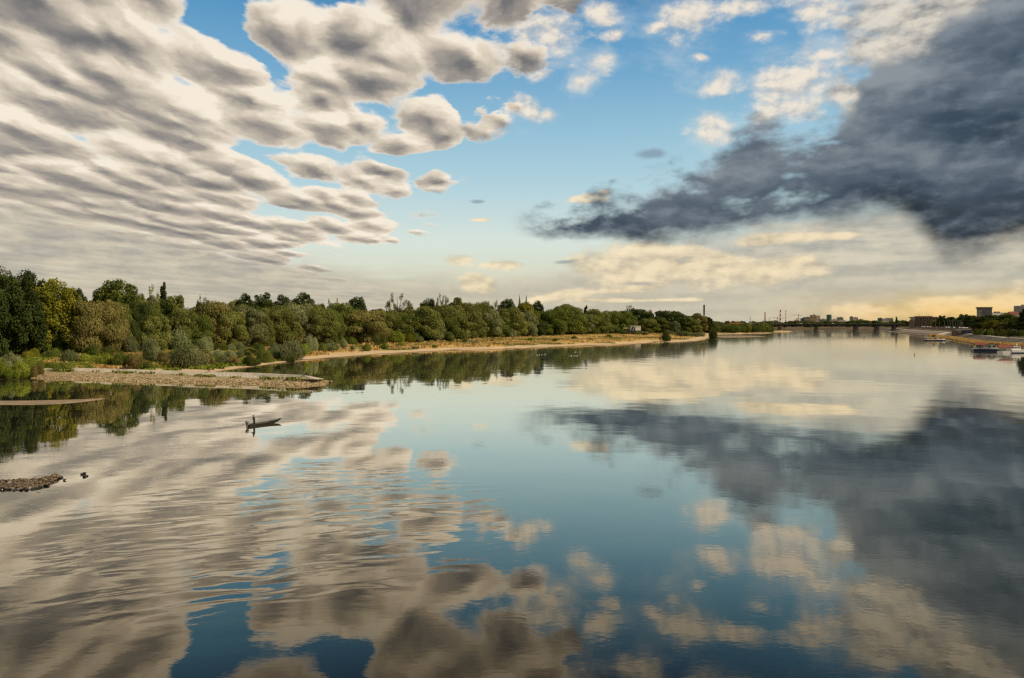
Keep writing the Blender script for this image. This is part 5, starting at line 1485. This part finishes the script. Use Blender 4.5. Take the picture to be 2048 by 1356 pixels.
SKYB = [  # px0, px1, top, Y, wall, win, label
    (1622, 1633, 630.3, 3300, 'tan_wall', (4, 7, .5, .5), 'taller of two joined tan towers on the skyline, with a mast'), (1633.3, 1640.5, 632, 3320, 'cream_wall', (3, 7, .5, .5), 'shorter paler tower joined to the right of the tan one'),
    (1609, 1622, 634.5, 3500, 'grey_wall', (6, 4, .6, .5), 'grey slab building left of the tan towers'), (1602, 1608.5, 636.8, 3100, 'green_glass', (3, 3, .7, .6), 'low bluish glass block right of the large crane'),
    (1676, 1686.5, 635, 3600, 'grey_wall', (5, 4, .6, .5), 'grey block with flat roof between green tower and stepped block'), (1700.5, 1706, 633.3, 3700, 'grey_wall', (3, 5, .6, .5), 'higher step of the stepped grey block on the skyline'), (1706, 1716, 635, 3720, 'cream_wall', (5, 4, .6, .5), 'lower step of the stepped block on the skyline'),
    (1757, 1764, 636.3, 3000, 'green_glass', (3, 3, .7, .6), 'small green office block at the left of the long low block'), (1764.2, 1786.5, 637.3, 3050, 'cream_wall', (9, 3, .6, .5), 'long low cream block with dark windows, right of the small green one'),
    (1640.5, 1653, 638.6, 3000, 'grey_wall', (6, 2, .6, .5), 'low grey range between tan towers and green tower'), (1663.5, 1675, 639.2, 3000, 'cream_wall', (6, 2, .6, .5), 'low pale range right of the green glass tower'), (1680, 1692, 641, 2600, 'white_paint', (6, 2, .6, .5), 'low white house row in trees under the grey block'),
    (1698, 1708, 642, 2600, 'blue_paint', (5, 2, .6, .5), 'low light blue building half hidden by trees'), (1582, 1601, 642.2, 2500, 'brick_red', (8, 2, .6, .5), 'long low dark red building above the bridge left of centre'), (1544, 1557, 641.8, 3000, 'grey_wall', (6, 2, .6, .5), 'pale grey shed below the smaller crane'),
    (1500, 1511, 643.5, 3200, 'grey_wall', (4, 1, .6, .5), 'low grey sheds at the left end of the skyline'), (1526, 1534, 642, 3100, 'grey_wall', (4, 2, .6, .5), 'bluish grey hall at the foot of the single red chimney'), (1716, 1727, 639, 3300, 'grey_wall', (5, 2, .6, .5), 'low grey range right of the stepped block'), (1779, 1786, 637.0, 2900, 'grey_wall', (3, 3, .6, .5), 'small grey block at the right end of the long low block'), (1592.5, 1599, 637.5, 4000, 'white_paint', (3, 2, .6, .5), 'small white hall at the foot of the large crane')]
for px0, px1, top, Y, wall, win, lab in SKYB:
    block('city_block', px0, px1, top, Y, lab, 'building', wall, 5, win=win, group='skyline buildings beyond the bridge')
for px0, px1, top, Y, lab in ((1728, 1741, 643, 2300, 'white house with red hipped roof, left of two near the bridge'), (1743, 1753, 643.3, 2300, 'white house with red hipped roof, right of two near the bridge')):
    block('townhouse', px0, px1, top, Y, lab, 'building', 'white_paint', 5, roof='hip', win=(4, 2, .4, .5), group='skyline buildings beyond the bridge')
# round green glass tower
gp = at(1658, HOR, 3200); zt = at(1658, 630.3, 3200).z - 5
o = empty('glass_tower', (gp.x, gp.y, 5), 0, 'dark green glass tower with rounded front on the skyline', 'building')
q = MB(); q.lathe([(10.3, 0), (10.3, zt)], n=20); q.build('wall', 'green_glass', o, smooth=False)
q = MB(); q.lathe([(10.7, zt), (10.7, zt + 0.8), (7, zt + 1.2), (7, zt + 2.2)], n=20); q.build('roof', 'dark_steel', o)
for k in range(6):
    q = MB(); q.lathe([(10.35, zt * (k + .5) / 6.3), (10.35, zt * (k + .5) / 6.3 + 0.8)], n=20); q.build('floor_band', 'dark_steel', o)
q = MB(); mp = at(1627.5, HOR, 3310); q.tube([(mp.x, mp.y, at(1627, 630, 3310).z), (mp.x, mp.y, at(1627, 626.3, 3310).z)], [0.5, 0.2], 5)
tag(q.build('radio_mast', 'dark_steel'), 'short mast on the roof of the taller tan tower', 'mast')

# ------------------------------------------------------------------ right bank buildings
hY = 1420.0
hx0, hx1 = at(1833, HOR, hY).x, at(1878, HOR, hY).x
hw = hx1 - hx0; hz = 10.0; hh = at(1855, 632.5, hY).z - hz
ho = empty('large_hotel', ((hx0 + hx1) / 2, hY + 14, hz), R(-8), 'broad brown building with pillared upper floor and aerials on the right bank', 'building')
q = MB(); q.box((0, 0, hh * 0.33), (hw, 26, hh * 0.66)); q.build('wall', 'brown_wall', ho)
q = MB(); q.box((0, 0, hh * 0.76), (hw * 0.94, 23, hh * 0.20)); q.build('loggia_wall', 'dark_glass', ho)
for k in range(11):
    q = MB(); q.box((-hw * 0.47 + hw * 0.94 * k / 10, -12.4, hh * 0.76), (0.9, 0.9, hh * 0.195)); q.build('pillar', 'tan_wall', ho)
q = MB(); q.box((0, 0, hh * 0.90), (hw * 1.02, 27.5, hh * 0.08)); rf = q.build('roof', 'brown_wall', ho)
q = MB(); q.box((0, 2, hh * 0.97), (hw * 0.62, 16, hh * 0.10)); q.build('attic', 'brown_wall', ho)
for k in range(14):
    for j in range(3):
        q = MB(); q.box((-hw / 2 + hw * (k + .5) / 14, -13.06, hh * (0.12 + 0.18 * j)), (hw / 14 * 0.45, 0.14, hh * 0.09)); q.build('window', 'dark_glass', ho)
for x_, h_ in ((-0.2, 5), (0.12, 6.5), (0.2, 4), (0.02, 3)):
    q = MB(); q.tube([(x_ * hw, 0, hh), (x_ * hw, 0, hh + h_)], [0.25, 0.12], 5); q.build('aerial', 'dark_steel', ho)
# office tower with fins and jutting top
tY = 1500.0
tx0, tx1 = at(1963, HOR, tY).x, at(1984, HOR, tY).x; tw_ = tx1 - tx0; tz = 14.0; th_ = at(1973, 616, tY).z - tz
o = empty('office_tower', ((tx0 + tx1) / 2, tY + 8, tz), 0, 'grey office tower with vertical fins and jutting top slab on the right bank hill', 'building')
q = MB(); q.box((0, 0, th_ / 2), (tw_, 16, th_)); q.build('wall', 'grey_wall', o)
for k in range(12):
    q = MB(); q.box((-tw_ / 2 + tw_ * (k + .5) / 12, -8.25, th_ * 0.5), (0.5, 0.5, th_ * 0.96)); q.build('fin', 'concrete_dark', o)
q = MB(); q.box((-0.6, 0, th_ + 1.0), (tw_ + 2.4, 18, 2.0)); q.build('roof', 'concrete_dark', o)
q = MB(); q.box((-tw_ * 0.5, 0, th_ - 1.2), (1.6, 16.6, 2.0)); q.build('top_soffit', 'concrete_dark', o)
block('office_tower', 2036.5, 2060, 612.5, 1500, 'pale tower block at the right edge, cut by the photo border', 'building', 'grey_wall', 14, win=(7, 9, .5, .5))
block('long_hall', 1980, 2012, 626.2, 1560, 'long white hall with curved-looking roofline right of the office tower', 'building', 'white_paint', 14, win=(9, 1, .5, .3))
block('townhouse', 2018, 2040, 627.5, 1300, 'house row with bright red roof below the pale edge tower', 'building', 'cream_wall', 13, roof='hip', win=(6, 2, .4, .5))
block('townhouse', 1948.5, 1953, 639.4, 1100, 'tiny pinkish house among trees left of the office tower', 'building', 'pink_cloth', 12, roof='hip')
# dark blue pavilion on the embankment and brick neighbour
dY = 840
def on_right(px, py, z):
    d = ray(px, py); t = (z - H) / d.z
    return Vector((d.x * t, d.y * t, z))
for px0, px1, wall, lab, nm in ((1923.5, 1943.5, 'navy_hull', 'dark navy flat-roofed pavilion with people on its roof, on the promenade', 'promenade_pavilion'), (1914, 1923, 'brown_wall', 'small dark brown annex left of the navy pavilion', 'promenade_annex')):
    o = block(nm, px0, px1, 660.0 if px0 > 1920 else 661.5, 820, lab, 'building', wall, float(z_right(at(px0, HOR, 820).x, 828)), depth=10, roof='flat', win=(5, 1, .6, .4) if px0 > 1920 else (2, 1, .5, .4))
# turquoise kiosk, steps with pale handrail
k0 = on_right(1988, 669, 5.2)
o = empty('kiosk', k0, 0, 'turquoise kiosk with flat canopy standing on the promenade', 'kiosk')
q = MB(); q.box((0, 0, 1.3), (0.8, 0.8, 2.6)); q.build('post', 'grey_steel', o)
q = MB(); q.box((0, 0, 2.9), (1.7, 1.0, 1.2)); q.build('panel', 'teal_paint', o)
rmp = empty('boat_ramp', on_right(1890, 671, 1.4), 0, 'pale ramp with handrails leading down to the yellow boat', 'ramp')
q = MB(); q.add([(-11, -6, 0.2), (12, 10, 3.0), (12, 14, 3.0), (-11, -2, 0.2), (-11, -6, -1.2), (12, 10, 0), (12, 14, 0), (-11, -2, -1.2)], [(0, 1, 2, 3), (4, 5, 1, 0), (7, 6, 2, 3), (4, 0, 3, 7), (5, 6, 2, 1)]); q.build('ramp_slab', 'path_pale', rmp)
for yy in (-6, -2):
    q = MB(); q.tube([(-11, yy, 1.3), (12, yy + 16, 4.1)], 0.14, 6)
    for k in range(6): q.tube([(-11 + k * 4.6, yy + k * 3.2, 0.2 + k * .56), (-11 + k * 4.6, yy + k * 3.2, 1.3 + k * .56)], 0.10, 5)
    q.build('handrail', 'white_paint', rmp)
# people on the promenade slope
for px, py, z_, pz, lab in ((2013, 675.5, 4.9, 'sit', 'left one of two people in dark clothes sitting on the promenade edge'), (2017, 676, 4.9, 'sit', 'right one of two people in dark clothes sitting on the promenade edge'), (1988.5, 671, 5.0, 'stand', 'person standing in front of the turquoise kiosk')):
    p = on_right(px, py, z_); person(p, R(110), pz, 'black_cloth', 'black_cloth', lab, 'people on the promenade')

# ------------------------------------------------------------------ street lamps
def make_lamp():
    o = empty('street_lamp', (0, 0, 0))
    q = MB(); q.tube([(0, 0, -0.5), (0, 0, 5), (0, 0, 10.5), (-0.3, 0, 11.2), (-1.6, 0, 11.6)], [0.22, 0.18, 0.13, 0.11, 0.09], 7); q.build('pole', 'grey_steel', o)
    q = MB(); q.box((-2.0, 0, 11.6), (1.3, 0.45, 0.25)); q.build('lamp_head', 'grey_steel', o)
    return o
lamp0 = make_lamp(); lp = offset_line(resample(RIGHT_SHORE[5:10], 2.0), 49)
LX = [1843.5, 1851.5, 1862.5, 1871, 1879.5, 1889, 1896, 1900, 1905.5, 1911, 1915.5, 1920, 1923.5, 1942]
for i, px in enumerate(LX):
    j = min(range(len(lp)), key=lambda k: abs(project((*lp[k], 9))[0] - px))
    o = lamp0 if i == 0 else copy_tree(lamp0)
    o.location = (*lp[j], 8.2); o.rotation_euler = (0, 0, 0.4)
    tag(o, f'tall grey curved street lamp, {ordn(i)} from the left along the embankment road', 'street lamp', 'street lamps on the embankment')
o = copy_tree(lamp0); o.location = on_right(2036, 664, 7.6); o.scale = (0.9,) * 3
tag(o, 'grey street lamp standing alone in front of the last trees at right', 'street lamp', 'street lamps on the embankment')
def make_globe():
    o = empty('globe_lamp', (0, 0, 0))
    q = MB(); q.tube([(0, 0, -0.3), (0, 0, 4.0)], 0.07, 6); q.build('post', 'dark_steel', o)
    q = MB(); q.lathe([(0.05, 3.95), (0.3, 4.05), (0.42, 4.3), (0.3, 4.58), (0.05, 4.68)], n=10); q.build('globe', 'white_paint', o, smooth=True)
    return o
gl1 = make_globe()
for i, px in enumerate((1970.5, 1978, 1983, 1994, 2003, 2013)):
    o = gl1 if i == 0 else copy_tree(gl1)
    p = on_right(px, 668.5, 5.6); o.location = p
    tag(o, f'low white globe lamp on the promenade, {ordn(i)} from the left', 'globe lamp', 'globe lamps on the promenade')

# ------------------------------------------------------------------ boats at the right bank
fb = ground(1871, 681.6); s = fb.y / F
fe = empty('excursion_boat', fb, R(6), 'small yellow and white excursion boat moored at the ramp on the right bank', 'boat')
q = MB(); pr_ = [(-21, -3), (12, -3), (20, -1.5), (22, 0), (20, 1.5), (12, 3), (-21, 3)]
q.prism([(x_ * s, y_ * 0.75) for x_, y_ in pr_], -0.3, 1.1); q.build('hull', 'navy_hull', fe)
q = MB(); q.prism([(x_ * s * .98, y_ * 0.72) for x_, y_ in pr_], 1.1, 1.45); q.build('deck', 'white_paint', fe)
for x_, w_ in ((-16.5, 4), (-8.5, 5), (2.5, 6)):
    q = MB(); q.box((x_ * s, 0, 2.3), (w_ * s, 2.6, 1.7)); q.build('cabin', 'yellow_paint', fe)
q = MB(); q.box((-8 * s, 0, 3.35), (27 * s, 4.0, 0.25)); q.build('canopy', 'white_paint', fe)
for x_ in (-20, -13, -5, 5):
    q = MB(); q.tube([(x_ * s, -1.8, 1.4), (x_ * s, -1.8, 3.3)], 0.09, 6); q.build('canopy_post', 'white_paint', fe)
q = MB(); q.box((-4 * s, 0, 4.4), (3.4 * s, 2.2, 1.9)); q.build('wheelhouse', 'dark_glass', fe)
q = MB(); q.tube([(-21 * s, 0, 1.0), (-21 * s, 0, 6.2)], [0.16, 0.1], 6); q.build('mast', 'white_paint', fe)
q = MB(); q.box((17 * s, 0, 1.6), (5 * s, 1.6, 0.5)); q.build('bench', 'white_paint', fe)

def window_part(o, x_, y_, z_, w, h, rz=0, mat='dark_glass'):
    q = MB(); q.box((0, 0, 0), (w, 0.08, h)); f_ = q.build('window', mat, o); f_.location = (x_, y_, z_); f_.rotation_euler = (0, 0, rz)
    q = MB()
    for dx, dz, sx, sz in ((0, h / 2 + .04, w + .16, .08), (0, -h / 2 - .04, w + .16, .08), (-w / 2 - .04, 0, .08, h), (w / 2 + .04, 0, .08, h)): q.box((dx, -0.03, dz), (sx, .06, sz))
    q.build('frame', 'white_paint', f_)
# floating cabin with dark red gable roof, seen across its corner
h0 = ground(1971, 702.5); s = h0.y / F
hb_ = empty('houseboat', h0, R(-20), 'floating white cabin with dark red gable roof and navy hull, left of two moored together', 'houseboat')
q = MB(); q.box((0, 1.5, 0.55), (13.0, 6.6, 1.7)); q.build('hull', 'navy_hull', hb_)
q = MB(); q.box((0, 1.5, 1.47), (13.3, 6.9, 0.14)); q.build('deck', 'white_paint', hb_)
q = MB(); W2, D2, Z0, Z1, Z2 = 5.4, 2.6, 1.55, 3.9, 5.0
q.add([(-W2, 1.5 - D2, Z0), (W2, 1.5 - D2, Z0), (W2, 1.5 + D2, Z0), (-W2, 1.5 + D2, Z0), (-W2, 1.5 - D2, Z1), (W2, 1.5 - D2, Z1), (W2, 1.5 + D2, Z1), (-W2, 1.5 + D2, Z1)], [(0, 1, 5, 4), (1, 2, 6, 5), (2, 3, 7, 6), (3, 0, 4, 7)])
q.add([(0.4, 1.5 - D2 - 0.004, Z1), (W2, 1.5 - D2 - 0.004, Z1), (2.9, 1.5 - D2 - 0.004, Z2 - 0.1)], [(0, 1, 2)])
q.build('wall', 'cream_wall', hb_)
q = MB()
q.add([(-W2 - .5, 1.5 - D2 - .5, Z1 - .12), (0.3, 1.5 - D2 - .5, Z1 - .12), (0.3, 1.5, Z2), (-W2 - .1, 1.5, Z2), (-W2 - .5, 1.5 + D2 + .5, Z1 - .12), (0.3, 1.5 + D2 + .5, Z1 - .12)], [(0, 1, 2, 3), (3, 2, 5, 4), (0, 3, 4)])
q.add([(0.0, 1.5 - D2 - .5, Z1 - .10), (2.9, 1.5 - D2 - .5, Z2 + .02), (2.9, 1.5 + D2 + .5, Z2 + .02), (0.0, 1.5 + D2 + .5, Z1 - .10), (W2 + .45, 1.5 - D2 - .5, Z1 - .14), (W2 + .45, 1.5 + D2 + .5, Z1 - .14)], [(0, 1, 2, 3), (1, 4, 5, 2)])
q.build('roof', 'red_roof', hb_)
for x_ in (1.6, 4.2): window_part(hb_, x_, 1.5 - D2 - 0.05, 2.9, 1.5, 1.0)
for x_ in (-4.6, -2.0): window_part(hb_, x_, 1.5 - D2 - 0.05, 2.8, 1.0, 1.3)
q = MB(); q.box((-3.3, 1.5 - D2 - 0.06, 2.6), (0.95, 0.12, 2.0)); d_ = q.build('door', 'boat_tar', hb_)
q = MB(); q.tube([(-2.95, 1.5 - D2 - 0.16, 2.5), (-2.95, 1.5 - D2 - 0.16, 2.7)], 0.03, 5); q.build('handle', 'grey_steel', d_)
q = MB()
for k in range(14): q.tube([(-6.5 + k, -1.85, 1.5), (-6.5 + k, -1.85, 2.3)], 0.035, 5)
q.tube([(-6.5, -1.85, 2.3), (6.5, -1.85, 2.3)], 0.04, 5); q.build('railing', 'white_paint', hb_)
# second: passenger boat with red awning and white wheelhouse
h1 = ground(2024, 706.3); s = h1.y / F
pb_ = empty('passenger_boat', h1, R(4), 'white passenger boat with dark red awning and navy waterline, at the right edge', 'boat')
q = MB(); q.prism([(-1.6, -2.4), (6.0, -2.4), (8.2, -1.4), (9.0, 0), (8.2, 1.4), (6.0, 2.4), (-1.6, 2.4)], -0.3, 0.55); q.build('hull', 'navy_hull', pb_)
q = MB(); q.prism([(-1.7, -2.45), (6.1, -2.45), (8.4, -1.4), (9.2, 0), (8.4, 1.4), (6.1, 2.45), (-1.7, 2.45)], 0.55, 1.9); q.build('bulwark', 'white_paint', pb_)
q = MB(); q.prism([(-7.0, -2.2), (-1.75, -2.2), (-1.75, 2.2), (-7.0, 2.2)], -0.2, 1.15); q.build('pontoon', 'white_paint', pb_)
q = MB(); q.box((1.6, 0.6, 2.7), (5.6, 3.0, 1.7), taper=0.96); q.build('wheelhouse', 'white_paint', pb_)
for x_ in (-0.2, 1.5, 3.2): window_part(pb_, x_, -0.93, 3.0, 1.1, 0.6)
q = MB(); q.box((1.6, 0.6, 3.62), (6.2, 3.4, 0.14)); q.build('roof', 'white_paint', pb_)
q = MB(); q.add([(-8.0, -2.4, 3.4), (-1.0, -2.4, 3.5), (1.6, 2.6, 4.6), (-7.0, 2.6, 4.6), (-8.0, -2.4, 3.28), (-1.0, -2.4, 3.38), (1.6, 2.6, 4.48), (-7.0, 2.6, 4.48)], [(0, 1, 2, 3), (4, 7, 6, 5), (0, 4, 5, 1), (1, 5, 6, 2), (2, 6, 7, 3), (3, 7, 4, 0)]); q.build('awning', 'red_roof', pb_)
for x_ in (-7.5, -4.6, -1.8):
    q = MB(); q.tube([(x_, -2.1, 1.1), (x_, -2.1, 3.4)], 0.06, 6); q.build('awning_post', 'white_paint', pb_)
q = MB(); q.tube([(3.0, 0.6, 3.7), (3.0, 0.6, 4.6)], 0.12, 6); q.lathe([(0.1, 4.6), (0.42, 4.75), (0.42, 5.1), (0.1, 5.2)], (3.0, 0.6, 0), 8); q.build('signal_lamp', 'white_paint', pb_)

# ------------------------------------------------------------------ trees of the right bank and the far line
r = random.Random(9)
RT = [('broadleaf', 1884, 631, 18, 1250, 'leaf_dark', 'dark round tree touching the right end of the brown pillared building'), ('broadleaf', 1900, 634, 26, 1150, 'leaf_dark', 'dark broad tree next right of the brown pillared building'), ('broadleaf', 1918, 636, 24, 1100, 'leaf_green', 'mid green tree above the navy pavilion, behind the lamps'),
      ('broadleaf', 1927, 628.5, 22, 1150, 'leaf_dark', 'highest pointed tree midway between brown building and office tower'), ('broadleaf', 1941, 631, 24, 1080, 'leaf_dark', 'dark tree right of the highest pointed one'), ('broadleaf', 1960, 633, 34, 900, 'leaf_dark', 'broad dark tree at the left foot of the office tower'),
      ('broadleaf', 1986, 630, 40, 920, 'leaf_dark', 'broad dark tree at the right foot of the office tower'), ('broadleaf', 2012, 628, 40, 900, 'leaf_green', 'broad green tree below the long white hall'), ('broadleaf', 1984, 641, 30, 760, 'leaf_yellow', 'yellowish tree on the promenade, brighter than all around it'), ('broadleaf', 2004, 645, 30, 740, 'leaf_brown', 'brownish tree right of the yellowish one on the promenade'),
      ('broadleaf', 1962, 645, 30, 800, 'leaf_dark', 'dark tree left of the yellowish one on the promenade'), ('broadleaf', 1935, 643, 26, 960, 'leaf_brown', 'brownish tree behind the navy pavilion'), ('lombardy', 2047, 619, 22, 640, 'leaf_dark', 'tall dark columnar tree cut by the right edge'), ('lombardy', 1793, 633.5, 5, 1700, 'leaf_dark', 'small pointed tree behind the right end of the bridge'), ('broadleaf', 2030, 640, 34, 700, 'leaf_dark', 'dark tree left of the columnar tree at the right edge')]
def behind_road(px, d, need):
    for _ in range(80):
        c = at(px, HOR, d)
        if float(signed_dist(np.array([c.x]), np.array([c.y]), RIGHT_SHORE, -1.0)[0]) > need: break
        d += 15
    return d
for kind, px, top, w, d, mat, lab in RT:
    d = behind_road(px, d, 80 if px < 1948 else 40)
    tag(place(kind, px, top, w * 1.1, d, mat, r, z_right, 'columnar_poplar' if kind == 'lombardy' else 'broadleaf_tree'), lab, 'tree', 'trees of the right bank')
for k in range(54):
    px = 1838 + k * 4.1 + r.uniform(-3, 3); d = r.uniform(820, 1350) if px > 1900 else r.uniform(1150, 1380)
    d = behind_road(px, d, 82 if px < 1948 else 44)
    top = np.interp(px, [1838, 1880, 1900, 1960, 2048], [645, 640, 640, 640, 636]) + r.uniform(-2, 6)
    tag(place('broadleaf', px, top, r.uniform(14, 26), d, r.choice(['leaf_dark', 'leaf_dark', 'leaf_green', 'leaf_olive']), r, z_right, 'broadleaf_tree'), 'green crown among the packed unnamed trees of the right bank slope', 'tree', 'packed trees of the right bank slope')
for k in range(16):
    px = 1950 + k * 6.5 + r.uniform(-2, 2); p = on_right(px, 668 + (px - 1950) * 0.06, 5.8)
    tag(place('leafy_bush', px, 659 + r.uniform(-2, 3), r.uniform(9, 16), p.y + 14, r.choice(['leaf_dark', 'leaf_green']), r, z_right, 'shrub'), 'dark clipped bush in the hedge row along the promenade', 'shrub', 'bushes along the promenade')
for k in range(110):
    px = 1422 + k * 3.75 + r.uniform(-2, 2); d = r.uniform(1980, 2500)
    top = 644.5 + r.uniform(-2.8, 2.2) - (1.5 if 1535 < px < 1570 or 1690 < px < 1830 else 0)
    c = at(px, HOR, d)
    tag(place('broadleaf', px, top, r.uniform(8, 15), d, r.choice(['leaf_dark', 'leaf_green', 'leaf_green', 'leaf_olive']), r, z=5.0, name='broadleaf_tree', base_sink=1.5), 'small far tree in the line of trees beyond the bridge', 'tree', 'far trees beyond the bridge')
# dry grass along the right waterline
rg = np.random.default_rng(51)
gl_ = resample(RIGHT_SHORE[4:8], 1.0)
V = []
for k in range(6):
    idx = rg.integers(0, len(gl_), 1500); off = rg.uniform(2.5, 12.0, 1500)
    P = np.array([gl_[i] for i in idx]); T = np.array([np.subtract(gl_[min(i + 1, len(gl_) - 1)], gl_[max(i - 1, 0)]) for i in idx]); T = T / np.linalg.norm(T, axis=1, keepdims=True)
    X = P[:, 0] + T[:, 1] * off; Y = P[:, 1] - T[:, 0] * off
    Z = z_right(X, Y); a = rg.uniform(0, 6.28, 1500); hh = rg.uniform(0.5, 1.3, 1500); ww = hh * 0.5
    V.append(np.stack([np.stack([X - np.cos(a) * ww, Y - np.sin(a) * ww, Z - .1], -1), np.stack([X + np.cos(a) * ww, Y + np.sin(a) * ww, Z - .1], -1), np.stack([X + np.cos(a) * ww + .2, Y + np.sin(a) * ww, Z + hh], -1), np.stack([X - np.cos(a) * ww + .2, Y - np.sin(a) * ww, Z + hh], -1)], 1))
me = quads_mesh('dry_grass', np.concatenate(V)); me.materials.append(MATS['dry_leaf'])
o = bpy.data.objects.new('dry_grass', me); COL.objects.link(o); tag(o, 'strip of dry yellow grass along the right bank', 'grass', kind='stuff')
